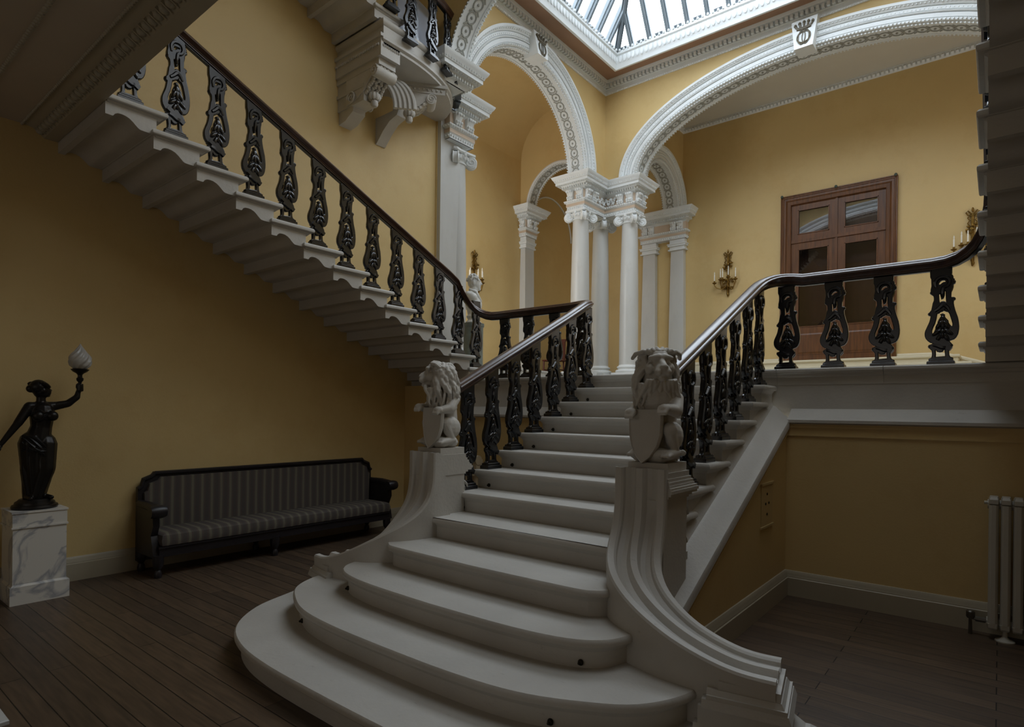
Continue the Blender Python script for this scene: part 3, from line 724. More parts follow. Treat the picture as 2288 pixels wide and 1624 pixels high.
# ---------------------------------------------------------------- side flights (cantilevered steps with scrolled ends)
PLATE = [(.0755,-.044),(.0755,-.2),(.171,-.2),(.2,-.198),(.215,-.19),(.235,-.172),(.255,-.153),(.28,-.135),(.31,-.124),(.338,-.121),(.365,-.124),(.385,-.136),(.393,-.15),(.4,-.157),(.453,-.157),(.453,-.044)]
def side_flight(name, label, xwall, xend, y0, n, z0, shear=0., tread=.3565):
    """steps rise towards -y from y0; xend is the open end"""
    root = thing(name, label, 'staircase', ((xwall+xend)/2, y0, z0))
    sg = 1 if xend > xwall else -1
    for k in range(1, n+1):
        z = z0 + R*k; y = y0 - tread*(k-1); xe = xend + shear*(k-1)
        xp = xe - sg*.043
        mb = MB().prism([(y-a, z+b) for a, b in PLATE], lambda p,q,t: V((t,p,q)), xwall, xp)
        pts = [(xwall,y-.473),(xe,y-.473),(xe,y),(xwall,y)]
        if sg < 0: pts = [(xe,y-.473),(xwall,y-.473),(xwall,y),(xe,y)]
        mb.stack(pts, [(-.05,z-.075),(-.04,z-.06),(-.03,z-.055),(-.028,z-.045),(-.006,z-.043),(0,z-.036),(.002,z-.024),(0,z-.012),(-.01,z)])
        mb.build('step', M['stone'], root, 30)
    return root
FX, FY0 = -5.547, 6.424
side_flight('left_staircase', 'cantilevered stone staircase climbing along the left ochre wall', LW, FX, FY0, 13, ZL)
side_flight('right_staircase', 'cantilevered stone staircase at the right edge, seen from below', RW, -.135, FY0, 13, ZL, .0052)
# upper gallery floor edge
struct('floor_upper', MB().box(LW, RW, -4, 1.62, 4.33, 4.36), 'stone', 'upper gallery floor', cat='floor')

# ---------------------------------------------------------------- cast iron balusters
def curve_plate(outlines, extrude, bevel):
    cu = bpy.data.curves.new('t', 'CURVE'); cu.dimensions = '2D'; cu.fill_mode = 'BOTH'
    cu.extrude = extrude; cu.bevel_depth = bevel; cu.bevel_resolution = 1
    for pts in outlines:
        sp = cu.splines.new('POLY'); sp.points.add(len(pts)-1); sp.use_cyclic_u = True
        for p, q in zip(sp.points, pts): p.co = (q[0], q[1], 0, 1)
    o = bpy.data.objects.new('t', cu); COL.objects.link(o); me = evaluated(o); bpy.data.objects.remove(o)
    return me
KX, KZ, CX = .000513, .000568, 380.     # drawing units to metres
def D(x, y): return ((x - CX)*KX, (1515 - y)*KZ)
def smooth2(pts, n=3): return [(p.x, p.y) for p in catmull(pts, n, True)]
OUT = [(222,1470),(222,1430),(250,1415),(262,1405),(268,1360),(262,1300),(240,1275),(222,1255),(220,1225),(262,1212),(271,1197),(262,1182),(235,1174),(205,1150),(180,1118),(167,1080),(165,1040),(172,1005),(187,970),(212,920),(228,870),(240,810),(245,782),(224,774),(216,755),(226,735),(240,715),(250,705),(262,640),(268,600),(284,560),(284,520),(276,485),(248,462),(247,448),(240,420),(240,390),(250,340),(252,290),(246,240),(232,205),(230,150),(230,105),
       (500,105),(500,180),(487,198),(510,212),(518,235),(518,258),(534,270),(530,290),(542,325),(515,340),(505,370),(498,400),(494,450),(492,520),(495,540),(520,537),(543,550),(540,568),(526,575),(524,620),(532,665),(545,720),(562,775),(580,830),(592,900),(598,960),(596,1010),(585,1072),(565,1115),(540,1140),(505,1152),(475,1160),(482,1185),(500,1205),(511,1230),(510,1250),(495,1268),(474,1280),(470,1330),(475,1380),(490,1410),(525,1425),(528,1470)]
HOLES = [[(332,335),(326,310),(345,278),(370,262),(400,258),(428,268),(437,295),(428,308),(405,306),(385,316),(368,334),(345,338)],
         [(345,612),(336,560),(332,500),(330,467),(362,448),(366,470),(372,500),(380,535),(392,530),(406,490),(408,460),(408,425),(424,416),(438,432),(440,500),(443,560),(446,600),(432,606),(418,596),(400,588),(378,590),(360,605)],
         [(312,752),(300,830),(282,900),(258,955),(243,1005),(246,1045),(262,1060),(285,1040),(302,1000),(318,960),(335,915),(338,880),(352,848),(370,826),(384,815),(384,795),(372,776),(390,768),(412,782),(410,800),(422,830),(440,850),(458,872),(462,900),(480,935),(505,965),(530,960),(532,920),(520,870),(505,820),(490,770),(470,735),(445,728),(425,718),(430,690),(418,684),(410,705),(385,720),(355,728),(340,745),(325,748)],
         [(362,990),(372,975),(395,972),(418,978),(426,990),(415,1005),(390,1014),(370,1008)],
         [(294,1408),(298,1360),(293,1292),(318,1290),(330,1312),(360,1322),(390,1316),(405,1290),(432,1285),(437,1340),(441,1400)]]
def make_baluster():
    me = curve_plate([[D(*p) for p in OUT]] + [[D(*p) for p in h] for h in HOLES], .014, .006)
    mb = MB()
    me2 = me
    for v in me2.vertices: pass
    mb.v = [(v.co.x, v.co.z, v.co.y) for v in me2.vertices]; mb.f = [tuple(p.vertices) for p in me2.polygons]
    def tb(pts, r, y=0, n=7):
        cp = catmull(pts, 3); m = len(cp)
        if isinstance(r, (list, tuple)):
            r = [r[min(len(r)-1, int(i/3))]*(1 - (i % 3)/3) + r[min(len(r)-1, int(i/3)+1)]*((i % 3)/3) for i in range(m)]
        mb.tube([V((D(p.x,p.y)[0], y, D(p.x,p.y)[1])) for p in cp], r, n)
    # rounded scroll stems either side
    tb([(258,250),(268,400),(300,500),(290,600),(272,700),(262,800),(240,890),(205,980),(198,1060),(225,1130),(270,1165),(320,1190)], [.014,.015,.015,.016,.016,.017,.018,.019,.02,.018,.015,.01])
    tb([(500,250),(505,380),(470,480),(478,580),(500,680),(525,780),(555,880),(566,980),(552,1070),(520,1120),(470,1150),(430,1180)], [.014,.014,.014,.015,.016,.017,.018,.019,.019,.017,.014,.01])
    for y in (-.022, .022):
        tb([(300,370),(290,300),(330,240),(400,225),(460,250),(480,310),(450,360),(400,380),(385,460),(386,520)], [.01,.014,.015,.016,.015,.014,.014,.016,.014,.004], y, 6)
        tb([(285,720),(330,690),(390,640),(440,660),(480,720)], [.012,.014,.017,.014,.01], y, 6)
        tb([(270,1215),(330,1230),(400,1262),(470,1250)], [.016,.019,.019,.014], y, 6)
        mb.obox((D(375,1200)[0], y*1.1, D(375,1215)[1]), (.068,0,-.042), (0,.012,0), (.009,0,.014))      # slanting band
        for k, (x, yy, a) in enumerate(((393,930,0),(345,930,.5),(440,930,-.5),(320,1040,.9),(470,1040,-.9),(395,1060,0),(350,1110,.5),(440,1110,-.5))):
            mb.ell((D(x,yy)[0], y, D(x,yy)[1]), (.017,.014,.042), Matrix.Rotation(a,3,'Y'), 8, 6)
        mb.ell((D(395,1030)[0], y*1.3, D(395,1030)[1]), (.02,.012,.018), None, 8, 6)
        mb.ell((D(393,860)[0], y*.8, D(393,860)[1]), (.024,.014,.04), None, 8, 6)
    for x, yy, rr in ((222,755,.016),(530,555,.016),(530,305,.016),(245,440,.015),(228,1240,.016),(503,1235,.016),(393,790,.01)):
        mb.ell((D(x,yy)[0], 0, D(x,yy)[1]), (rr,.022,rr*1.1), None, 8, 6)
    body = mb.mesh('baluster_body', smooth=50); body.materials.append(M['iron'])
    b = MB()
    for x0, x1, d, z0, z1 in ((-.098,.092,.05,0,.03),(-.085,.08,.04,.03,.048)):
        b.stack([(x0,-d),(x1,-d),(x1,d),(x0,d)], [(0,z0),(0,z1-.006),(-.006,z1)])
    base = b.mesh('baluster_base', smooth=30); base.materials.append(M['iron'])
    return body, base
BB_ME, BASE_ME = make_baluster()
def wedge_mesh(k, dz):
    w = MB(); x0, x1 = -.075, .066
    pts = [(x0+.01,.70),(x1-.01,.70),(x1,.74),(x1,max(.76,dz+k*x1)),(x0,max(.76,dz+k*x0)),(x0,.74)]
    w.rings([[V((a,d,b)) for a, b in pts] for d in (-.022,.022)])
    me = w.mesh('rail_bracket', smooth=30); me.materials.append(M['iron']); return me
WEDGE = {}
def put_baluster(root, x, y, z, rz, hs=1., k=None, dz=0):
    if k is not None: hs = 1.14; k /= hs; dz /= hs
    o = bpy.data.objects.new('baluster', BB_ME); COL.objects.link(o); o.parent = root
    o.location = V((x,y,z)) - root.location; o.rotation_euler = (0,0,rz); o.scale = (1,1,hs)
    p = bpy.data.objects.new('base', BASE_ME); COL.objects.link(p); p.parent = o
    if k is not None:
        key = (round(k,3), round(dz,3))
        if key not in WEDGE: WEDGE[key] = wedge_mesh(k, dz)
        q = bpy.data.objects.new('rail_bracket', WEDGE[key]); COL.objects.link(q); q.parent = o
    return o
RAIL = [(-.058,-.012),(-.05,-.03),(-.036,-.036),(-.03,-.05),(.03,-.05),(.036,-.036),(.05,-.03),(.058,-.012),(.06,.0),(.05,.014),(.048,.022),(.03,.038),(0,.044),(-.03,.038),(-.048,.022),(-.05,.014),(-.06,0)]
RAIL = [(-.058,-.008),(-.05,-.026),(-.038,-.032),(-.036,-.04),(-.03,-.044),(-.03,-.054),(.03,-.054),(.03,-.044),(.036,-.04),(.038,-.032),(.05,-.026),(.058,-.008),(.064,-.004),(.066,.008),(.058,.018),(.05,.02),(.048,.028),(.03,.044),(0,.05),(-.03,.044),(-.048,.028),(-.05,.02),(-.058,.018),(-.066,.008),(-.064,-.004)]
def rail(root, pts, n=6):
    P = []
    for p in pts: P.append(V(p))
    MB().sweep([(p.x,p.y,p.z) for p in P], RAIL).build('handrail', M['rail'], root, 40)
    up = [(-.02,-.066),(.02,-.066),(.02,-.05),(-.02,-.05)]
    MB().sweep([(p.x,p.y,p.z) for p in P], up).build('core_rail', M['iron'], root)
def nosing(y): return R*6 + (y-3.707)*sl
def bend(p0, c, p1, n=8): 
    p0, c, p1 = V(p0), V(c), V(p1)
    return [p0*(1-t)**2 + c*2*t*(1-t) + p1*t*t for t in [i/n for i in range(n+1)]]
RZ = 2.925
sl2 = R/.3565
def side_nose(y): return ZL + R + (FY0 - y)*sl2
# left balustrade: side flight, landing and main flight in one run
bl = thing('balustrade', 'iron and mahogany balustrade from the left flight down to the left lion', 'balustrade', (-4.2,6.1,ZL))
XL, XLF, YL = -3.665, -5.63, 6.12
path = [(XLF, y, side_nose(y)+.83) for y in (1.2,3,5.0,5.62)]
path += bend((XLF,5.75,side_nose(5.75)+.82), (XLF,6.1,RZ-.02), (-5.2,YL,RZ), 8)
path += [(-4.7,YL,RZ)]
path += bend((-4.05,YL,RZ), (XL-.02,YL,RZ+.02), (XL,5.8,nosing(5.8)+.87), 8)
path += [(XL,y,nosing(y)+.86) for y in (5.4,4.6,3.76)]
rail(bl, path)
for k in range(1, 14):
    y = FY0 - .3565*(k-1) - .27
    put_baluster(bl, XLF, y, ZL + R*k, PI/2, 1., -sl2, .885)
for x in (-5.08,-4.69,-4.28,-3.885): put_baluster(bl, x, YL, ZL, 0, .985)
for i in range(6, 13): put_baluster(bl, XL, 3.707+T*(i-6)+.2, R*i, PI/2, 1., sl, .895)
# right balustrade
br = thing('balustrade', 'iron and mahogany balustrade from the right lion up and along the right landing', 'balustrade', (-1.2,6.1,ZL))
XR = -1.77
path = [(XR,y,nosing(y)+.86) for y in (3.76,4.6,5.3,5.6)]
path += bend((XR,5.72,nosing(5.72)+.86), (XR,6.1,RZ+.06), (-1.45,YL,RZ), 8)
path += [(-1.0,YL,RZ)]
path += bend((-.45,YL,RZ), (-.04,YL,RZ), (-.04,5.75,side_nose(5.75)+.82), 8)
path += [(-.04,y,side_nose(y)+.83) for y in (5.0,4.0,2.0)]
rail(br, path)
for x in (-1.585,-1.18,-.79,-.38): put_baluster(br, x, YL, ZL, 0, .985)
for i in range(6, 13): put_baluster(br, XR, 3.707+T*(i-6)+.2, R*i, PI/2, 1., sl, .895)
for k in range(1, 12): put_baluster(br, -.04, FY0 - .3565*(k-1) - .27, ZL + R*k, PI/2, 1., -sl2, .885)

# ---------------------------------------------------------------- upper flight with round balcony and consoles
def upper_flight():
    root = thing('balcony_staircase', 'upper stone flight ending in a round bracketed balcony on the left wall', 'staircase', (LW,5.0,6.1))
    z0 = 6.42; y0 = 5.42; xe = -5.9
    for k in range(1, 13):
        z = z0 + R*k; y = y0 - .3565*k; xp = xe - .043
        mb = MB().prism([(y-a, z+b) for a, b in PLATE], lambda p,q,t: V((t,p,q)), LW, xp)
        mb.stack([(LW,y-.473),(xe,y-.473),(xe,y),(LW,y)], [(-.05,z-.075),(-.04,z-.06),(-.03,z-.055),(-.028,z-.045),(-.006,z-.043),(0,z-.036),(.002,z-.024),(0,z-.012),(-.01,z)])
        mb.build('step', M['stone'], root, 30)
    # D-shaped slab
    plan = [(LW,4.72),(xe,4.72)] + [(LW + .93*math.cos(t), 5.05+1.5*math.sin(t)) for t in [PI/2*i/18 for i in range(19)]]
    MB().stack(plan, [(-.02,6.12),(0,6.12),(.0,6.15),(.03,6.17),(.03,6.2),(.015,6.22),(.015,6.34),(.03,6.35),(.045,6.37),(.05,6.39),(.045,6.41),(.03,6.42)]).build('balcony_slab', M['stone'], root, 30)
    # beam below the lowest step
    b = MB().box(LW, xe+.0, 4.68, 4.98, 5.98, 6.24).box(LW, xe+.02, 4.66, 5.0, 6.2, 6.24).box(LW, xe-.06, 4.7, 4.96, 5.9, 5.98)
    b.box(LW, -6.28, 4.72, 4.94, 5.56, 5.92).box(LW, -6.26, 4.70, 4.96, 5.72, 5.76)
    n = 26
    for i in range(n): b.ell((LW + .9*(i+.5)/n, 4.675, 6.12), (.016,.014,.02), nu=6, nv=4)
    for i in range(9): b.ell((xe+.005, 4.72+.03*i, 6.11), (.012,.012,.02), nu=6, nv=4)
    b.build('beam', M['stone'], root)
    def console(o, dirx, w, top, reach, drop, inner=0.):
        """scrolled bracket in the vertical plane through o along dirx"""
        o = V((o[0],o[1],0)); d = V((dirx[0],dirx[1],0)).normalized(); s = V((-d.y,d.x,0))
        pr = [(inner + (reach-inner)*(1-i/20)**.75 - .03*math.sin(i/20*PI*2), top - drop*i/20 - .05*math.sin(PI*i/20)) for i in range(21)]
        c = MB().prism([(inner,top)] + pr + [(inner,top-drop)], lambda p,q,t: o + d*p + s*t + V((0,0,q)), -w/2, w/2)
        X3 = Matrix(((d.x,s.x,0),(d.y,s.y,0),(0,0,1))) @ Matrix.Rotation(PI/2,3,'X')
        c.lathe([(.02,-w/2-.02),(.07,-w/2-.02),(.075,-w/2),(.075,w/2),(.07,w/2+.02),(.02,w/2+.02)], o + d*(reach-.07) + V((0,0,top-.075)), 14, X3)
        for g in (-1,1):
            for ox, oz, rr, k in ((reach-.07, top-.075, .068, 1),(inner+.13, top-drop+.06, .085, -1)):
                c.tube([o + d*(ox + k*rr*(1-i/26)*math.cos(.5*i)) + s*g*(w/2+.02) + V((0,0,oz + rr*(1-i/26)*math.sin(.5*i))) for i in range(24)], .011, 5)
        rnd = random.Random(int(w*1000))
        for i in range(1, 19):
            p = pr[i]
            for g in (-.36,-.12,.12,.36): c.ell(o + d*(p[0]+.012) + s*(g*w+rnd.uniform(-.015,.015)) + V((0,0,p[1]-.012)), (.026,.026,.026), None, 7, 5)
        c.build('console', M['statue'], root)
    console((LW,4.84), (1,0), .27, 5.92, .86, .34, .2)
    dg = V((.62,.78,0)).normalized(); o2 = V((LW+.12,5.16,0)); s2 = V((-dg.y,dg.x,0))
    bb = MB().obox(o2 + dg*.5 + V((0,0,6.06)), dg*.5, s2*.11, V((0,0,.06))).obox(o2 + dg*.5 + V((0,0,6.1)), dg*.53, s2*.135, V((0,0,.02)))
    for k in range(16): bb.ell(o2 + dg*(.98*(k+.5)/16) - s2*.115 + V((0,0,6.045)), (.018,.018,.018), None, 6, 4)
    bb.build('cross_beam', M['stone'], root)
    console(o2, dg, .2, 6.0, .88, .26, .3)
    # fluted quarter arch between the consoles and gadrooned pendants
    q = MB()
    for k in range(5):
        yy = 4.99 + .045*k
        q.tube([V((-6.55+.42*math.cos(a)+.04*k, yy+.12*math.cos(a), 5.56+.46*math.sin(a))) for a in [PI/2*i/12 for i in range(13)]], .03, 6)
    q.build('fluted_bracket', M['stone'], root)
    for x, y, z in ((-6.22,4.84,5.60),(-6.22,5.42,5.62)):
        p = MB().lathe([(.01,-.11),(.035,-.1),(.05,-.07),(.045,-.03),(.03,-.02),(.03,0),(.02,.02),(.02,.06)], (x,y,z), 12)
        for k in range(8): p.ell((x+.05*math.cos(k*PI/4), y+.05*math.sin(k*PI/4), z+.02), (.032,.032,.05), None, 8, 6)
        p.build('pendant', M['stone'], root)
    q = MB().prism([(LW,5.62),(LW+.32,5.62),(LW+.3,5.5),(LW+.14,5.42),(LW,5.40)], lambda p,q_,t: V((p,t,q_)), 4.74, 4.93)
    q.build('corbel', M['statue'], root)
    q = MB().prism([(LW,5.72),(LW+.5,5.72),(LW+.45,5.64),(LW+.3,5.6),(LW+.16,5.5),(LW+.02,5.36),(LW,5.36)], lambda p,q_,t: V((p,t,q_)), 5.34, 5.5)
    q.build('corbel', M['statue'], root)
    return root
upper_flight()
bu = thing('balustrade', 'iron balustrade curving round the upper balcony with clear sheet behind it', 'balustrade', (-6.2,5.4,6.42))
EA, EB = 1.01, 1.62
arc = [(LW + EA*math.cos(t), 5.05+EB*math.sin(t)) for t in [PI/2*i/16 for i in range(17)]]
ZB = 6.42; ZH = 6.28
pts = [(LW+EA, y, ZB+.16+.86+(5.42-.3565-y)*sl2) for y in (2.2,3.5,4.3)] + [(LW+EA,4.7,ZH+1.0)] + [(x, y, ZH+.85) for x, y in arc]
rail(bu, pts)
def arcpt(t): return (LW + EA*math.cos(t), 5.05+EB*math.sin(t), math.atan2(EB*math.cos(t), -EA*math.sin(t)))
for t in (.02,.27,.52,.76,.98,1.2,1.42):
    x, y, a = arcpt(t); put_baluster(bu, x, y, ZH, a, .99)
for k in range(1, 8): put_baluster(bu, LW+EA-.05, 5.42-.3565*k-.25, ZB+R*k, PI/2, 1., -sl2, .885)
pn = MB(); ar = [(LW + .80*math.cos(t), 5.05+1.34*math.sin(t)) for t in [PI/2*i/24*.98 for i in range(25)]]
pn.rings([[V((x,y,ZB+.0)),V((x,y,ZB+.68)),V((x-.006,y-.006,ZB+.68)),V((x-.006,y-.006,ZB+.0))] for x, y in ar])
pn.build('clear_sheet', M['perspex'], bu)

# ---------------------------------------------------------------- newels with swept curbs, and the lions
def newel(sx):
    cx = AX + sx*.985; cy = 3.60
    side = 'right' if sx > 0 else 'left'
    root = thing('newel_curb', 'carved stone newel and sweeping curb under the %s lion' % side, 'newel', (cx,cy,0))
    fx = lambda x: AX + sx*(x - AX)          # built for the right side, mirrored for the left
    P = lambda x, y, z: V((fx(x), y, z))
    X = -1.705
    pr = MB().box(*sorted((fx(X-.14), fx(X+.14))), 3.40, 3.74, 0, 1.12)
    for e, z0, z1 in ((.012,1.12,1.135),(.04,1.135,1.15),(.085,1.15,1.165),(.10,1.165,1.185),(.085,1.185,1.2),(.06,1.2,1.215),(.05,1.215,1.235),(.03,1.235,1.255),(.012,1.255,1.29)):
        pr.box(*sorted((fx(X-.145), fx(X+.145+e*.35))), 3.42, 3.74+e, z0, z1)
    pr.build('pier', M['stone'], root, 25)
    # scroll on the step behind the pier
    sc = MB()
    for yy, zz, rr in ((3.80,.985,.07),(3.80,.80,.055)):
        sc.lathe([(.01,-.07),(rr,-.07),(rr,.07),(.01,.07)], P(X+.02 if sx>0 else X+.02,yy,zz), 14, Matrix.Rotation(PI/2,3,'Y'))
        for s in (-1,1): sc.tube([P(X+.02+s*.072, yy+rr*(1-i/24)*math.cos(.5*i), zz+rr*(1-i/24)*math.sin(.5*i)) for i in range(22)], .011, 5)
    sc.box(*sorted((fx(X-.07), fx(X+.1))), 3.74, 3.86, .69, .74)
    sc.build('scroll', M['stone'], root)
    # swept curb: plan curve and height, moulding ribs across
    c0, c1, c2, c3 = V((X-.01,3.38,0)), V((X+.02,3.02,0)), V((-1.28 if sx > 0 else -1.42,2.93,0)), V((-.80 if sx > 0 else -1.02,3.02,0))
    def plan(u): return c0*(1-u)**3 + c1*3*u*(1-u)**2 + c2*3*u*u*(1-u) + c3*u**3
    def ptan(u): return ((c1-c0)*(1-u)**2 + (c2-c1)*2*u*(1-u) + (c3-c2)*u*u).normalized()
    ctrl = [(.0,1.315),(.0,1.17),(.008,1.05),(.035,.945),(.1,.85),(.2,.77),(.34,.69),(.5,.605),(.66,.525),(.8,.47),(.9,.445),(1.0,.44)]
    sm = catmull(ctrl, 4)
    W = .165
    prof = [(-W,-.03),(-W,0),(-.95*W,.012),(-.72*W,.014),(-.64*W,.004),(-.6*W,-.014),(-.42*W,-.028),(-.25*W,-.02),(-.19*W,-.004),(-.12*W,.012),(.12*W,.012),(.19*W,-.004),(.25*W,-.02),(.42*W,-.028),(.6*W,-.014),(.64*W,.004),(.72*W,.014),(.95*W,.012),(W,0),(W,-.03)]
    ribs = []; lo = []
    for i, q in enumerate(sm):
        a = sm[max(i-1,0)]; b = sm[min(i+1,len(sm)-1)]
        du = (b.x-a.x)*1.18; dz = b.y-a.y; L = math.hypot(du,dz) or 1
        n_s, n_z = -dz/L, du/L            # outward normal of the profile curve
        u = max(0, min(1, q.x)); p = plan(u); t = ptan(u); s = V((t.y,-t.x,0))
        w = 1.0 - .06*math.sin(PI*u)
        ring = [p + s*(k*w) + t*(h*n_s) + V((0,0,q.y + h*n_z)) for k, h in prof]
        ribs.append([P(v.x,v.y,v.z) for v in ring])
        lo.append((p, t, s, q.y, n_s, n_z))
    cb = MB()
    n = len(prof)
    # moulded face and body in one skin: the profile, then down to the floor at both sides
    R2 = []
    for ring, (p, t, s, z, n_s, n_z) in zip(ribs, lo):
        back = min(.12, z)
        dl = p - s*(W*.93); dr = p + s*(W*.93)
        zz = max(.0, z - .09*n_z - .02)
        r2 = list(ring)
        r2.append(P((dr - t*.09*n_s).x, (dr - t*.09*n_s).y, zz)); r2.append(P((dr - t*.3*n_s).x, (dr - t*.3*n_s).y, 0))
        r2.append(P((dl - t*.3*n_s).x, (dl - t*.3*n_s).y, 0)); r2.append(P((dl - t*.09*n_s).x, (dl - t*.09*n_s).y, zz))
        R2.append(r2)
    cb.rings(R2)
    cb.build('curb', M['stone'], root, 30)
    # end block: stepped mouldings down to the moulded base
    t = ptan(1.0); s = V((t.y,-t.x,0)); e = plan(1.0)
    eb = MB()
    def slab(l0, l1, w, z0, z1, w2=None, l2=None):
        w2 = w if w2 is None else w2; l2 = l1 if l2 is None else l2
        eb.rings([[P(*(e + t*l0 + s*w)[:2], z0), P(*(e + t*l1 + s*w)[:2], z0), P(*(e + t*l1 - s*w)[:2], z0), P(*(e + t*l0 - s*w)[:2], z0)],
                  [P(*(e + t*l0 + s*w2)[:2], z1), P(*(e + t*l2 + s*w2)[:2], z1), P(*(e + t*l2 - s*w2)[:2], z1), P(*(e + t*l0 - s*w2)[:2], z1)]])
    slab(-.25,.02,.155,.3,.40); slab(-.3,.05,.18,.315,.335); slab(-.3,.038,.17,.335,.36,.16,.025); slab(-.32,.07,.19,.275,.315,.182,.055)
    slab(-.34,.03,.17,.19,.275); slab(-.36,.12,.2,.13,.19,.17,.05); slab(-.38,.17,.215,.0,.12); slab(-.38,.17,.215,.12,.14,.195,.13)
    eb.build('end_block', M['stone'], root, 25)
    return root
newel(1); newel(-1)

def lion(sx):
    side = 'right' if sx > 0 else 'left'
    cx = AX + sx*.985; cy = 3.60
    lab = 'carved stone lion with shield, shaded head turned towards the room, on the right newel' if sx > 0 else 'carved stone lion with shield, head in profile facing left, on the left newel'
    root = thing('lion_statue', lab, 'statue', (cx,cy,1.28))
    MB().box(cx-.135,cx+.135,cy-.14,cy+.14,1.28,1.345).build('base_block', M['statue'], root, 20)
    # local: f forward (-y), l outward (sx), z up
    def L(l, f, z): return V((cx + sx*l, cy - f, 1.345 + z))
    b = MB()
    b.ell(L(0,-.01,.04), (.135,.145,.06)); b.ell(L(.05,.07,.045), (.08,.07,.05)); b.ell(L(-.06,.075,.045), (.085,.07,.05))
    b.ell(L(0,-.055,.16), (.115,.105,.12)); b.cap(L(0,-.06,.18), L(0,-.02,.40), .098, .108); b.ell(L(0,.045,.41), (.112,.088,.115))
    for s in (-1, 1):
        b.ell(L(s*.105,-.015,.165), (.048,.10,.088)); b.ell(L(s*.108,.055,.205), (.045,.055,.05))
        b.cap(L(s*.112,.065,.19), L(s*.118,.0,.085), .04, .028); b.cap(L(s*.118,-.02,.06), L(s*.115,.09,.05), .03, .034)
        for k in (-1,0,1): b.cap(L(s*.115+k*.02,.10,.052), L(s*.115+k*.022,.135,.044), .017, .014, 8)
        pz = .335 if s > 0 else .31
        b.cap(L(s*.105,-.03,.40), L(s*.14,.04,.325), .052, .044); b.cap(L(s*.14,.04,.325), L(s*.118,.12,pz), .042, .034); b.ell(L(s*.115,.15,pz+.002), (.04,.036,.03))
        for k in (-1.1,-.37,.37,1.1): b.cap(L(s*.112+k*.021,.158,pz+.006), L(s*.112+k*.02,.18,pz-.026), .018, .014, 8)
    b.tube([L(-.02,-.15,.06), L(.07,-.16,.05), L(.13,-.11,.055), L(.15,-.04,.06)], [.02,.018,.016,.022], 8)
    hy = math.radians(40 if sx > 0 else 55); hd = V((math.sin(hy), math.cos(hy), 0)); hs = V((math.cos(hy), -math.sin(hy), 0))
    HR = Matrix(((sx*hd.x, sx*hs.x, 0),(-hd.y, -hs.y, 0),(0,0,1)))
    def H(a, s, z): return L(hd.x*a + hs.x*s, hd.y*a + hs.y*s + .02, z)
    b.cap(L(0,-.01,.42), H(.005,0,.57), .10, .092)
    b.ell(H(.015,0,.608), (.088,.082,.088), HR)                       # skull
    b.cap(H(.055,0,.600), H(.135,0,.572), .052, .041)                  # muzzle
    b.ell(H(.135,0,.578), (.043,.046,.038), HR)
    b.cap(H(.07,0,.648), H(.158,0,.603), .026, .020)                   # bridge of the nose
    b.ell(H(.170,0,.594), (.015,.027,.016), HR); b.ell(H(.168,0,.578), (.012,.012,.016), HR)
    b.cap(H(.06,0,.54), H(.125,0,.527), .036, .024); b.ell(H(.138,0,.522), (.022,.026,.018), HR)   # jaw, chin
    for s in (-1, 1):
        b.ell(H(.145,s*.027,.563), (.034,.026,.026), HR)                # lips
        b.cap(H(.105,s*.016,.660), H(.085,s*.066,.655), .021, .015)     # brow
        b.ell(H(.062,s*.064,.588), (.046,.03,.04), HR)                  # cheek
        b.ell(H(.096,s*.040,.630), (.011,.016,.011), HR)                # eye
        b.ell(H(-.005,s*.092,.676), (.020,.020,.030), HR)               # ear
    b.ell(H(.07,0,.676), (.035,.05,.03), HR)
    me = fuse(b, .0062, 2, 'lion_body'); me.materials.append(M['statue'])
    for v in me.vertices: v.co -= root.location
    link('body', me, None, root)
    # mane: wavy locks flowing back and down from the face
    rnd = random.Random(5); mn = MB()
    mn.ell(H(-.03,0,.645), (.075,.078,.070), HR)
    for layer in range(3):
        nk = 24
        for k in range(nk):
            a0 = 2*PI*(k + .5*(layer % 2))/nk
            a0 = math.atan2(math.sin(a0), math.cos(a0)); fr = abs(a0) < 1.12
            ph = rnd.uniform(0, 6); t0 = .64 if fr else .12 + .1*layer
            pts = []; rs = []; n = 14; ln = rnd.uniform(.9, 1.04)
            for i in range(n):
                t = t0 + (ln - t0)*i/(n-1)
                if t < .42: ph_ = t/.42*1.62; r_ = .112*math.sin(ph_); z = .600 + .112*math.cos(ph_)
                else: q = (t-.42)/.58; r_ = .115 + .03*math.sin(q*2.6) - .02*q*q; z = .60 - .275*q
                r_ += .015*math.sin(t*19 + ph) - .006*layer - (.018*max(0,t-.64) if fr else 0)
                a = a0 + .13*math.sin(t*11 + ph); w = max(0, t-.4); ca = math.cos(a)
                pts.append(H(r_*ca*(.80 if ca > 0 else 1.0) - .01 - .02*w, r_*math.sin(a), z)); rs.append(.0185*(1 - .72*(i/(n-1))**1.6))
            mn.tube(pts, rs, 7)
    for k in range(9):
        s = (k-4)*.02
        mn.tube([H(.115-.06*(i/7)-.2*abs(s)*.3+.008*math.sin(i*1.2+k), s*(1+.12*i), .518-.024*i) for i in range(8)], [.017,.018,.018,.016,.014,.011,.008,.004], 6)
    for k in range(8):
        s = (k-3.5)*.021; g = 1 if s > 0 else -1
        mn.tube([H(.088-.012*abs(k-3.5), s*.5, .668), H(.085-.012*abs(k-3.5), s*.9, .70-.004*abs(k-3.5)), H(.055, s*1.3+g*.004, .718-.006*abs(k-3.5)), H(.01, s*1.8+g*.008, .712-.008*abs(k-3.5)), H(-.03, s*2.1, .69-.01*abs(k-3.5))], [.006,.014,.016,.016,.012], 7)
    me = fuse(mn, .0042, 1, 'lion_mane'); me.materials.append(M['statue'])
    for v in me.vertices: v.co -= root.location
    link('mane', me, None, root)
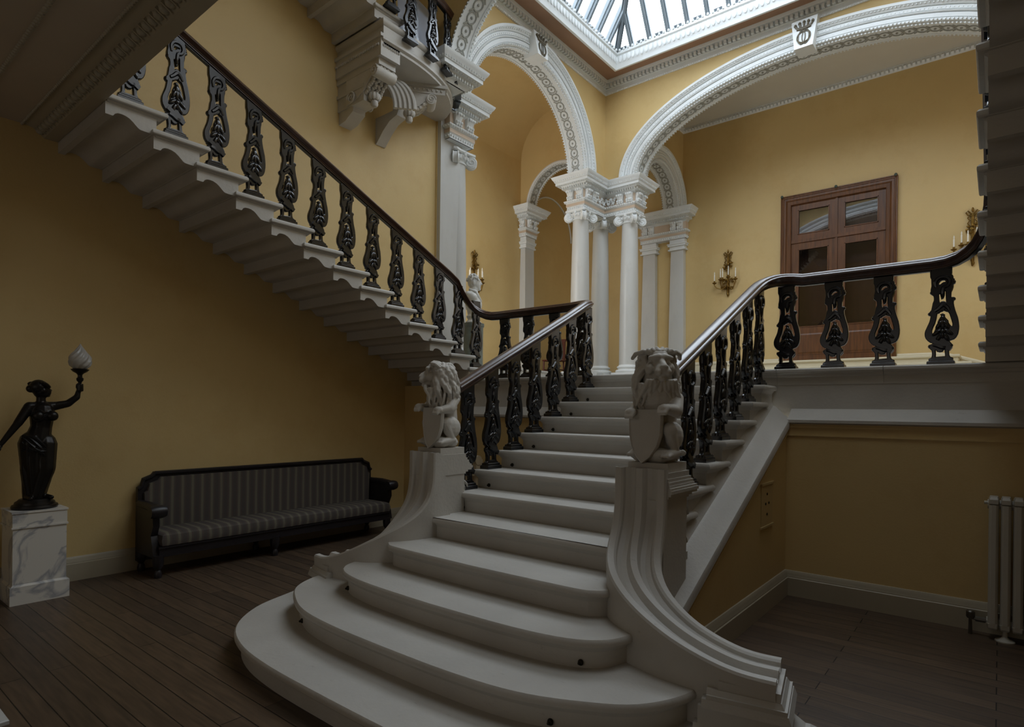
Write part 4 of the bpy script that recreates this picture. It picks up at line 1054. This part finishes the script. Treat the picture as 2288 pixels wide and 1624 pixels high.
    # heater shield leaning between the forepaws
    out = [(-.115,.33),(-.115,.25),(-.11,.17),(-.09,.10),(-.05,.035),(0,-.005),(.05,.035),(.09,.10),(.11,.17),(.115,.25),(.115,.33)]
    sh = MB(); sh.rings([[L(-.025+a*m, .155 - .28*abs(a) + .05*(z-.33)*-.6 + d, z*1.0+.02*(1-m)) for a, z in out] for d, m in ((-.018,1),(0,1),(.012,.93),(.006,.86))])
    sh.build('shield', M['statue'], root, 30)
    return root
lion(1); lion(-1)

# ---------------------------------------------------------------- hall bench
def bench():
    x0, x1, y0, y1 = -6.78, -6.27, 2.36, 5.72
    r = thing('hall_bench', 'long dark settle with striped upholstery against the left wall', 'bench', ((x0+x1)/2,(y0+y1)/2,0))
    pr = [(y0,.84),(y0+.03,.86),(y0+.05,.93),(y0+.13,.96),(y0+.155,.99),(y1-.62,.99),(y1-.6,.96),(y1-.52,.93),(y1-.5,.86),(y1-.47,.84)]
    y1b = y1 - .47
    bk = MB().prism([(y0,.1)] + pr + [(y1b,.1)], lambda p,q,t: V((t,p,q)), x0, x0+.05)
    bk.tube([V((x0+.055,p[0],p[1]-.012)) for p in pr], .02, 6)
    bk.build('back_frame', M['darkwood'], r)
    inn = [(y0+.06,.36)] + [(p*(1) + (.05 if i < 5 else -.05), q-.055) for i, (p, q) in enumerate(pr)] + [(y1b-.06,.36)]
    MB().prism(inn, lambda p,q,t: V((t,p,q)), x0+.05, x0+.085).build('back_upholstery', M['fabric'], r)
    MB().stack([(x0+.08,y0+.06),(x1,y0+.06),(x1,y1b-.05),(x0+.08,y1b-.05)], [(-.02,.30),(0,.31),(.012,.36),(.0,.41),(-.03,.43),(-.06,.438)]).build('seat_cushion', M['fabric'], r)
    MB().box(x0+.05,x1-.02,y0+.04,y1b-.03,.2,.305).box(x0+.05,x1-.005,y0+.03,y1b-.02,.285,.302).build('seat_rail', M['darkwood'], r)
    for y in (y0+.02, y1b+.0):
        a = MB().prism([(x0+.05,.2),(x0+.05,.66),(x0+.3,.66),(x1-.06,.65),(x1-.05,.5),(x1-.1,.4),(x1-.06,.3),(x1-.04,.2)], lambda p,q,t: V((p,t,q)), y-.03, y+.03)
        a.tube([V((x0+.05,y,.68)),V((x0+.3,y,.68)),V((x1-.03,y,.66))], [.04,.045,.05], 10)
        a.lathe([(.01,-.07),(.055,-.07),(.065,-.03),(.065,.03),(.055,.07),(.01,.07)], (x1-.02,y,.645), 14, Matrix.Rotation(PI/2,3,'X'))
        a.build('arm', M['darkwood'], r)
    for x in (x0+.04, x1-.05):
        for y in (y0+.04, y0+1.25, y1b-.05):
            MB().lathe([(.03,0),(.036,.03),(.03,.06),(.022,.075),(.045,.11),(.05,.15),(.05,.22)], (x,y,0), 12).build('leg', M['darkwood'], r)
bench()

# ---------------------------------------------------------------- torchere figure on a marble pedestal
def torchere():
    cx, cy = -6.5, 1.475
    p = thing('marble_pedestal', 'white veined marble pedestal under the bronze lamp figure', 'pedestal', (cx,cy,0))
    MB().box(cx-.2,cx+.2,cy-.205,cy+.205,0,.15).rings([[V((cx+a*w,cy+b*w,z)) for a,b in ((-1,-1),(1,-1),(1,1),(-1,1))] for w,z in ((.2,.15),(.185,.165))]).box(cx-.18,cx+.18,cy-.185,cy+.185,.16,.63).box(cx-.19,cx+.19,cy-.195,cy+.195,.63,.645).box(cx-.183,cx+.183,cy-.188,cy+.188,.645,.755).box(cx-.19,cx+.19,cy-.195,cy+.195,.755,.77).build('plinth', M['marble'], p, 20)
    r = thing('lamp_statue', 'dark bronze female figure raising a flame shaped glass lamp', 'lamp', (cx,cy,.77))
    MB().lathe([(.16,.77),(.165,.785),(.16,.80),(.145,.805),(.14,.825),(.125,.835),(.11,.85)], (cx,cy,0), 28).build('base', M['bronze'], r)
    q = lambda y, z, d=0: V((cx + d, y, z))
    b = MB()
    # legs under drapery, torso, head
    b.cap(q(1.475,.86,.02), q(1.53,1.10,.05), .055, .075); b.cap(q(1.53,1.10,.05), q(1.535,1.32,.01), .078, .095)
    b.cap(q(1.44,.86,-.02), q(1.455,1.12,0), .05, .08); b.cap(q(1.455,1.12,0), q(1.455,1.33,0), .085, .105)
    b.ell(q(1.49,1.35), (.085,.128,.09)); b.cap(q(1.49,1.36), q(1.515,1.47), .095, .078); b.cap(q(1.515,1.47), q(1.52,1.60), .078, .092)
    b.cap(q(1.43,1.645), q(1.60,1.65), .042, .042)
    for y in (1.475,1.575): b.ell(q(y,1.565,.075), (.042,.046,.045))
    b.cap(q(1.51,1.65), q(1.51,1.74), .038, .034); b.ell(q(1.51,1.795), (.062,.066,.078)); b.ell(q(1.535,1.775,.01), (.042,.048,.05))
    b.ell(q(1.578,1.79,.0), (.01,.014,.012)); b.ell(q(1.565,1.765,.0), (.014,.012,.008)); b.ell(q(1.56,1.742,.0), (.018,.018,.014)); b.ell(q(1.515,1.785,.06), (.012,.016,.022))
    # arms and hands
    b.cap(q(1.60,1.65), q(1.70,1.675,.02), .04, .033); b.cap(q(1.70,1.675,.02), q(1.765,1.735,.03), .033, .027); b.cap(q(1.765,1.735,.03), q(1.778,1.80,.03), .026, .019)
    b.ell(q(1.78,1.825,.03), (.022,.026,.03))
    for k in range(4): b.tube([q(1.762+.0,1.85-.018*k,.045), q(1.785,1.852-.018*k,.066), q(1.806,1.848-.018*k,.045), q(1.803,1.846-.018*k,.022)], [.0085,.0085,.0085,.007], 6)
    b.tube([q(1.762,1.82,.03), q(1.757,1.845,.045), q(1.77,1.862,.058)], [.010,.009,.007], 6)
    b.cap(q(1.43,1.645), q(1.345,1.50,.03), .043, .034); b.cap(q(1.345,1.50,.03), q(1.235,1.335,.05), .032, .02); b.ell(q(1.222,1.315,.05), (.014,.024,.028))
    for k in range(4): b.tube([q(1.215-.006*k,1.31,.035+.011*k), q(1.20-.005*k,1.28,.035+.011*k), q(1.195-.003*k,1.255+.004*k,.037+.01*k)], [.008,.0075,.006], 6)
    b.tube([q(1.23,1.31,.07), q(1.222,1.285,.082), q(1.213,1.27,.085)], [.009,.008,.006], 6)
    for dy in (-.02,.04): b.cap(q(1.46+dy*2,.865,.02), q(1.475+dy*2.4,.86,.09), .026, .02)
    me = fuse(b, .0065, 4, 'figure'); me.materials.append(M['bronze'])
    for v in me.vertices: v.co -= r.location
    body = link('figure', me, None, r)
    # drapery: a skin of folds from the hips to the feet, sash and hair
    d = MB(); rg = []
    for i in range(22):
        t = i/21; z = 1.43 - .595*t
        wt = [(1.43,.07),(1.39,.098),(1.33,.121),(1.22,.121),(1.1,.115),(1.0,.10),(.9,.078),(.82,.068)]
        for (za,wa),(zb_,wb) in zip(wt, wt[1:]):
            if zb_ <= z <= za: w = wa + (wb-wa)*(za-z)/(za-zb_)
        dp = w*.82
        c = q(1.49 + .005*math.sin(t*4) - .008*t, z)
        rg.append([c + V((dp*math.sin(a)*(1+.07*math.sin(a*11+t*5)*min(1,t*2+.1)), w*math.cos(a)*(1+.06*math.sin(a*9+2*t)*min(1,t*2+.1)), 0)) for a in [2*PI*k/56 for k in range(56)]])
    d.rings(rg)
    for k in range(7): d.tube([q(1.375+.22*s/8, 1.38-.03*k*.5+.035*math.sin(s*.7+k)-.012*s, .045+.062*math.sin(PI*s/8)) for s in range(9)], .013, 5)
    for k in range(4): d.tube([q(1.44+.034*s, 1.60-.02*k+.012*math.sin(s*2+k), .075+.02*math.sin(s)) for s in range(5)], .011, 5)
    d.build('drapery', M['bronze'], r, 60)
    h = MB().ell(q(1.492,1.815), (.07,.07,.066)).ell(q(1.437,1.80), (.03,.034,.034))
    for k in range(9): h.tube([q(1.50+.062*math.cos(a*.3+k*.3), 1.80+.05*math.sin(a*.35+k*.18), .067*math.sin(k*.7)) for a in range(4)], .014, 5)
    h.build('hair', M['bronze'], r, 60)
    MB().lathe([(.012,1.79),(.014,1.87),(.026,1.885),(.028,1.905),(.018,1.915),(.018,1.935),(.03,1.95),(.055,1.965),(.068,1.98),(.072,1.985),(.06,1.99),(.02,1.992)], (cx+.035,1.785,0), 20).build('lamp_holder', M['bronze'], r)
    g = MB(); rg = []
    for i in range(25):
        t = i/24; z = 1.992 + .225*t
        rad = .048 + .042*math.sin(PI*min(1,t*1.55)) if t < .65 else None
        base = [(0,.05),(.12,.074),(.28,.086),(.45,.08),(.6,.062),(.75,.036),(.88,.016),(1,.002)]
        for (ta,ra),(tb_,rb) in zip(base, base[1:]):
            if ta <= t <= tb_: rad = ra + (rb-ra)*(t-ta)/(tb_-ta)
        rg.append([V((cx+.035 + rad*math.cos(a+t*2.2)*(1+.09*math.sin(8*a)), 1.785 + rad*math.sin(a+t*2.2)*(1+.09*math.sin(8*a)), z)) for a in [2*PI*k/64 for k in range(64)]])
    g.rings(rg); g.build('lamp_shade', M['flame'], r, 60)
torchere()

# ---------------------------------------------------------------- radiator
def radiator():
    y0, y1 = 5.72, 5.86
    r = thing('radiator', 'grey cast iron column radiator below the right flight', 'radiator', (.2,5.79,0))
    pitch = .0715; n = 9; x = -.06
    for k in range(n):
        xc = x + .033 + pitch*k; s = MB()
        for yc in (y0+.03, (y0+y1)/2, y1-.03):
            s.rings([[V((xc + .031*math.cos(a)*(abs(math.cos(a))**-.35 if abs(math.cos(a)) > .05 else 1), yc + .034*math.sin(a), z)) for a in [2*PI*(i+.5)/12 for i in range(12)]] for z in (.12,.14,.98,1.0)])
        s.rings([[V((xc+w*a, (y0+y1)/2 + d*b, z)) for a, b in ((-1,-.8),(-.8,-1),(.8,-1),(1,-.8),(1,.8),(.8,1),(-.8,1),(-1,.8))] for w, d, z in ((.026,.055,1.0),(.031,.07,1.01),(.031,.07,1.04),(.024,.055,1.06))])
        s.rings([[V((xc+w*a, (y0+y1)/2 + d*b, z)) for a, b in ((-1,-.8),(-.8,-1),(.8,-1),(1,-.8),(1,.8),(.8,1),(-.8,1),(-1,.8))] for w, d, z in ((.026,.055,.075),(.031,.07,.09),(.031,.07,.12),(.028,.06,.125))])
        s.lathe([(.035,-.037),(.035,.037)], (xc,(y0+y1)/2,1.0), 10, Matrix.Rotation(PI/2,3,'Y')).lathe([(.035,-.037),(.035,.037)], (xc,(y0+y1)/2,.12), 10, Matrix.Rotation(PI/2,3,'Y'))
        s.build('section', M['radiator'], r)
    for xc in (x+.033+pitch*1, x+.033+pitch*(n-2)):
        MB().lathe([(.06,0),(.06,.008),(.03,.02),(.016,.035),(.014,.08)], (xc,y0+.03,0), 14).build('foot', M['radiator'], r)
    MB().lathe([(.02,-.06),(.02,.0),(.012,.0),(.012,.02)], (x-.005,5.79,1.01), 10, Matrix.Rotation(-PI/2,3,'Y')).build('bleed_plug', M['radiator'], r)
    v = MB().tube([V((x+.01,5.79,.12)),V((x-.1,5.79,.12)),V((x-.1,5.79,0))], .014, 8).lathe([(.022,-.02),(.028,-.01),(.028,.03),(.02,.04)], (x-.1,5.79,.14), 12).lathe([(.02,-.03),(.02,.03)], (x-.04,5.79,.12), 8, Matrix.Rotation(PI/2,3,'Y'))
    v.build('valve', M['steel'], r)
radiator()
# pale stone slab by the near left edge, and the fluted stone beneath the landing
tag(MB().stack([(-5.6,-.6),(-3.99,-.6),(-3.99,.81),(-5.6,.81)], [(0,0),(0,.018),(-.006,.024)]).build('hearth_slab', M['column']), 'pale stone slab set on the floorboards at the near left corner', 'slab')
fp = thing('fluted_pedestal', 'cream fluted marble support standing in the shade behind the first left baluster', 'pedestal', (-5.25,5.7,0))
q = MB().box(-5.44,-5.09,5.55,5.85,0,.1)
q.rings([[V((-5.265 + .155*(1+.06*math.cos(14*a))*math.cos(a), 5.7 + .13*(1+.06*math.cos(14*a))*math.sin(a), z)) for a in [2*PI*k/84 for k in range(84)]] for z in (.1,.84)])
q.box(-5.43,-5.1,5.56,5.84,.84,.88); q.build('fluted_drum', M['fluted'], fp)
q = MB().box(-5.18,-5.07,5.58,5.7,.88,1.04); q.lathe([(.01,-.06),(.06,-.06),(.06,.06),(.01,.06)], (-5.125,5.62,1.03), 14, Matrix.Rotation(PI/2,3,'Y')); q.build('scroll', M['fluted'], fp)

# ---------------------------------------------------------------- things on the landing, in the lobby and gallery
def bust():
    cx, cy = -6.2, 6.72
    p = thing('bust_pedestal', 'round grey green marble pedestal carrying the white bust', 'pedestal', (cx,cy,ZL))
    MB().lathe([(.19,ZL),(.19,ZL+.06),(.165,ZL+.09),(.15,ZL+.13),(.148,ZL+.5),(.15,2.9),(.165,2.92),(.165,2.96)], (cx,cy,0), 28).build('shaft', M['greenstone'], p)
    r = thing('portrait_bust', 'white marble bust of a man in profile beside the pilaster', 'bust', (cx,cy,2.96))
    MB().lathe([(.12,2.96),(.125,2.98),(.1,3.0),(.085,3.03),(.1,3.05),(.11,3.07),(.09,3.09),(.08,3.12)], (cx,cy,0), 20).build('socle', M['bustm'], r)
    u = V((.72,.69,0)); w = V((-.69,.72,0))     # facing right in the view
    q = lambda a, s, z: V((cx,cy,0)) + u*a + w*s + V((0,0,z))
    b = MB(); RR = Matrix(((u.x,w.x,0),(u.y,w.y,0),(0,0,1)))
    b.ell(q(0,0,3.25), (.13,.17,.15), RR); b.cap(q(-.02,-.13,3.34), q(-.02,.13,3.34), .075, .075); b.cap(q(0,0,3.1), q(0,0,3.25), .09, .12)
    b.cap(q(-.01,0,3.38), q(.01,0,3.5), .065, .06); b.ell(q(.0,0,3.59), (.098,.078,.11), RR); b.ell(q(.05,0,3.55), (.055,.056,.085), RR)
    b.cap(q(.1,0,3.59), q(.118,0,3.562), .014, .016); b.ell(q(.092,0,3.525), (.018,.024,.012), RR); b.ell(q(.083,0,3.485), (.025,.028,.022), RR); b.ell(q(.085,0,3.615), (.02,.05,.012), RR)
    for s in (-1,1): b.ell(q(-.005,s*.078,3.57), (.022,.012,.034), RR)
    b.cap(q(.02,-.06,3.43), q(-.1,-.10,3.40), .03, .035)
    me = fuse(b, .009, 3, 'bust'); me.materials.append(M['bustm'])
    for v in me.vertices: v.co -= r.location
    link('head', me, None, r)
    h = MB(); rnd = random.Random(2)
    for k in range(70):
        a = rnd.uniform(.6,2*PI-.6); t = rnd.uniform(.05,1.45)
        h.ell(q(.097*math.cos(a)*math.sin(t)-.004, .08*math.sin(a)*math.sin(t), 3.60+.105*math.cos(t)), (.02,.02,.02), None, 6, 5)
    h.build('hair', M['bustm'], r, 60)
    k = MB()
    for s in (-1,1): k.tube([q(.05,s*.03,3.2), q(.1,s*.06,3.3), q(.03,s*.10,3.43), q(-.07,s*.07,3.47)], [.02,.026,.024,.02], 7)
    k.build('collar', M['bustm'], r, 60)
bust()

def sconce(name, label, loc, rz):
    r = thing(name, label, 'wall light', (0,0,0), group='gilt wall lights')
    b = MB()   # local: wall plane is y=0, out = -y, z up from the bottom
    b.tube([V((0,-.02,0)),V((.01,-.03,.05)),V((0,-.03,.1)),V((0,-.03,.2))], [.012,.03,.022,.028], 7)
    b.rings([[V((w*a,-.005 if b_ < 0 else -.035,z)) for a, b_ in ((-1,-1),(1,-1),(.7,1),(-.7,1))] for w, z in ((.03,.1),(.035,.3),(.03,.5),(.028,.66),(.03,.9),(.02,.98))])
    rnd = random.Random(4)
    for k in range(34):
        z = rnd.choice((rnd.uniform(.16,.42), rnd.uniform(.62,.8))); x = rnd.uniform(-.12,.12)*(1 if z < .5 else .8)
        b.ell((x,-.03-rnd.uniform(0,.05),z), (.034,.016,.024), Matrix.Rotation(rnd.uniform(-1,1),3,'Y'), 7, 5)
    for s in (-1,1):
        b.tube([V((s*.02,-.03,.97)),V((s*.07,-.03,1.03)),V((s*.10,-.03,1.0)),V((s*.07,-.03,.95)),V((s*.02,-.03,.95))], .012, 6)
        b.tube([V((s*.02,-.03,.94)),V((s*.075,-.03,.9)),V((s*.04,-.03,.85)),V((s*.075,-.03,.8)),V((s*.04,-.03,.74)),V((s*.06,-.03,.68))], .011, 6)
    b.ell((0,-.035,1.04), (.02,.02,.045), None, 8, 6)
    b.build('back_plate', M['brass'], r)
    for x, d, z in ((-.27,.14,.34),(-.16,.06,.42),(-.06,.2,.39),(.07,.2,.43),(.2,.1,.39)):
        a = MB().tube([V((x*.1,-.05,.25)),V((x*.4,-d*.6,.17)),V((x*.8,-d,.2)),V((x,-d,z-.07)),V((x,-d,z-.03))], [.014,.012,.011,.012,.014], 7)
        a.lathe([(.01,z-.05),(.03,z-.035),(.05,z-.02),(.052,z-.012),(.02,z-.012),(.018,z+.03),(.012,z+.03)], (x,-d,0), 12)
        ao = a.build('arm', M['brass'], r)
        MB().lathe([(.013,z+.03),(.013,z+.17),(.008,z+.18),(.012,z+.2),(.01,z+.22),(.002,z+.245)], (x,-d,0), 10).build('candle', M['candle'], ao)
    r.location = loc; r.rotation_euler = (0,0,rz)
    return r
sconce('wall_light', 'gilt bronze candle wall light left of the timber door', (-4.92,GY,4.35), 0)
sconce('wall_light', 'gilt bronze candle wall light at the far right of the back wall', (-.42,GY,4.42), 0)
sconce('wall_light', 'gilt candle wall light half hidden behind the white bust', (-9.1,9.84,4.12), PI/2)

def lobby_chair():
    cx, cy, z = -8.45, 12.05, ZG
    r = thing('hall_chair', 'small red brown wooden hall chair seen between the left balusters', 'chair', (cx,cy,z))
    MB().stack([(cx-.2,cy-.2),(cx+.2,cy-.2),(cx+.22,cy+.2),(cx-.22,cy+.2)], [(-.01,z+.44),(0,z+.45),(0,z+.475),(-.01,z+.48)]).build('seat', M['redwood'], r)
    for sx in (-1,1):
        for sy in (-1,1): MB().cap((cx+sx*.18,cy+sy*.18,z+.02), (cx+sx*.17,cy+sy*.17,z+.44), .018, .022).build('leg', M['redwood'], r)
    MB().box(cx-.17,cx+.17,cy-.19,cy-.17,z+.18,z+.21).box(cx-.19,cx-.17,cy-.17,cy+.17,z+.22,z+.25).box(cx+.17,cx+.19,cy-.17,cy+.17,z+.22,z+.25).build('stretcher', M['redwood'], r)
    bk = MB().box(cx-.2,cx-.16,cy+.17,cy+.21,z+.46,z+.95).box(cx+.16,cx+.2,cy+.17,cy+.21,z+.46,z+.95).box(cx-.22,cx+.22,cy+.165,cy+.215,z+.93,z+.99).box(cx-.17,cx+.17,cy+.18,cy+.2,z+.5,z+.93).box(cx-.12,cx+.12,cy+.172,cy+.18,z+.56,z+.88)
    bk.build('backrest', M['redwood'], r)
lobby_chair()

def door():
    x0, x1, z0, z1 = -3.763, -1.597, 2.78, 6.38
    d = thing('door_1', 'tall panelled and glazed timber double door in the back gallery', 'door', ((x0+x1)/2,GY,z0), kind='structure')
    def fr(a, z):   # architrave profile swept round left, top, right
        pass
    pr = [(0,-.01),(0,.07),(.02,.075),(.035,.06),(.05,.06),(.06,.045),(.1,.045),(.115,.055),(.13,.04),(.19,.03),(.2,.02),(.2,-.06)]
    mb = MB()
    rings = []
    for (x, z, dx, dz) in ((x0,z0,1,0),(x0,z1,1,-1),(x1,z1,-1,-1),(x1,z0,-1,0)):
        rings.append([V((x + dx*a, GY - o, z + dz*a)) for a, o in pr])
    mb.rings(rings); mb.build('architrave', M['oak'], d, 25)
    xi0, xi1, zi1 = x0+.2, x1-.2, z1-.2; xm = (xi0+xi1)/2; yf = GY-.0; zb = 5.38
    def framed(name, a, b, za, zc, glass, rail_w=.13, mull=None):
        m = MB(); y0, y1 = GY+.02, GY+.075
        g0, g1 = glass
        m.box(a,a+rail_w,y0,y1,za,zc).box(b-rail_w,b,y0,y1,za,zc).box(a+rail_w,b-rail_w,y0,y1,g1,zc).box(a+rail_w,b-rail_w,y0,y1,za,g0)
        for x_, x__ in ((a+rail_w, a+rail_w+.018),(b-rail_w-.018,b-rail_w)): m.box(x_,x__,y0-.012,y0+.01,g0,g1)
        m.box(a+rail_w,b-rail_w,y0-.012,y0+.01,g0,g0+.018).box(a+rail_w,b-rail_w,y0-.012,y0+.01,g1-.018,g1)
        o = m.build(name, M['oak'], d, 20)
        MB().box(a+rail_w,b-rail_w,y0+.02,y0+.03,g0,g1).build('pane', M['doorglass'], o, 0)
        return o, y0
    for a, b in ((xi0,xm-.01),(xm+.01,xi1)):
        framed('transom_light', a, b, zb+.03, zi1, (zb+.15, zi1-.12))
        o, y0 = framed('leaf', a, b, z0, zb-.03, (3.52, zb-.17), .14)
        p = MB().box(a+.13,b-.13,y0-.008,y0+.02,2.93,3.4); p.rings([[V((xx,y,zz)) for xx, zz in ((a+.15+e,2.95+e),(b-.15-e,2.95+e),(b-.15-e,3.38-e),(a+.15+e,3.38-e))] for y, e in ((y0-.008,0),(y0-.02,.03))])
        p.build('panel', M['oak'], o, 20)
    MB().box(xi0,xi1,GY-.005,GY+.07,zb-.03,zb+.03).box(xm-.02,xm+.02,GY+.0,GY+.06,z0,zi1).build('transom_bar', M['oak'], d, 20)
    for x in (x0+.03, (x0+x1)/2, x1-.03):
        MB().ell((x,GY-.1,z1-.005), (.03,.03,.03), None, 8, 6).tube([V((x,GY-.06,z1)),V((x,GY-.1,z1))], .01, 6).build('hook', M['rosette'], d)
    # second pair of dark doors beyond the glass
    q = MB().box(x0,x1,GY+.34,GY+.38,2.4,6.6)
    for a, b in ((x0+.25,xm-.08),(xm+.08,x1-.25)):
        for za, zc in ((2.9,3.5),(3.62,5.2),(5.32,6.1)): q.box(a,b,GY+.32,GY+.35,za,zc)
    struct('door_2', q, 'darkoak', 'dark panelled inner doors behind the glazed door', cat='door')
    struct('wall_door_recess', MB().box(x0-.02,x0+.2,GY+.24,GY+.34,2.4,6.6).box(x1-.2,x1+.02,GY+.24,GY+.34,2.4,6.6).box(x0,x1,GY+.24,GY+.66,6.38,6.6), 'ceil', 'pale reveal behind the glazed door')
M['darkoak'] = mat('dark_inner_door_timber', srgb(92,60,40), .45, .2, 3., stretch=(9,9,.7))
door()

# ---------------------------------------------------------------- light
def lights():
    w = bpy.data.worlds.new('overcast_sky'); SC.world = w; w.use_nodes = True
    bg = w.node_tree.nodes['Background']; bg.inputs[0].default_value = (.82,.91,1,1); bg.inputs[1].default_value = WORLD
    l = bpy.data.lights.new('skylight_portal', 'AREA'); l.shape = 'RECTANGLE'; l.size = RX1-RX0; l.size_y = RY1-RY0; l.cycles.is_portal = True
    o = bpy.data.objects.new('skylight_portal', l); COL.objects.link(o); o.location = ((RX0+RX1)/2,(RY0+RY1)/2,8.94)
WORLD = 7.0
def area(name, loc, aim, sx, sy, power, col=(1,1,1)):
    l = bpy.data.lights.new(name, 'AREA'); l.shape = 'RECTANGLE'; l.size = sx; l.size_y = sy; l.energy = power; l.color = col
    o = bpy.data.objects.new(name, l); COL.objects.link(o); o.location = loc
    o.rotation_euler = (V(aim) - V(loc)).to_track_quat('-Z', 'Y').to_euler()
lights()
area('rear_fill_light', (-2.5,-3.8,2.2), (-2.7,5,1.5), 5, 2.6, 17, (1,.95,.88))  # added fill from behind the camera, no real window
area('lobby_window_light', (-8.1,6.85,4.6), (-8.2,12,4.6), 1.7, 3.2, 70, (.95,.97,1))
area('gallery_fill_light', (1.3,12.9,5.0), (-6,12.9,5.4), 1.7, 3.4, 18, (.95,.97,1))  # added unseen fill, brightens the back gallery and its ceiling
area('front_top_fill', (-1.6,4.2,8.7), (-2.8,3.6,0), 3.6, 3.0, 135, (.82,.91,1))  # added overhead fill for the treads, the front ceiling has no opening
area('clerestory_light', (1.3,3.9,7.0), (-5,3.6,2.2), 3.0, 2.6, 35, (.86,.93,1))
vs = SC.view_settings; SC.display_settings.display_device = 'sRGB'
vs.view_transform = 'Standard'; vs.look = 'None'; vs.gamma = 1; vs.use_curve_mapping = False; vs.exposure = 0.0
SC.cycles.use_denoising = True
SC.cycles.max_bounces = 12; SC.cycles.diffuse_bounces = 6; SC.cycles.transparent_max_bounces = 16
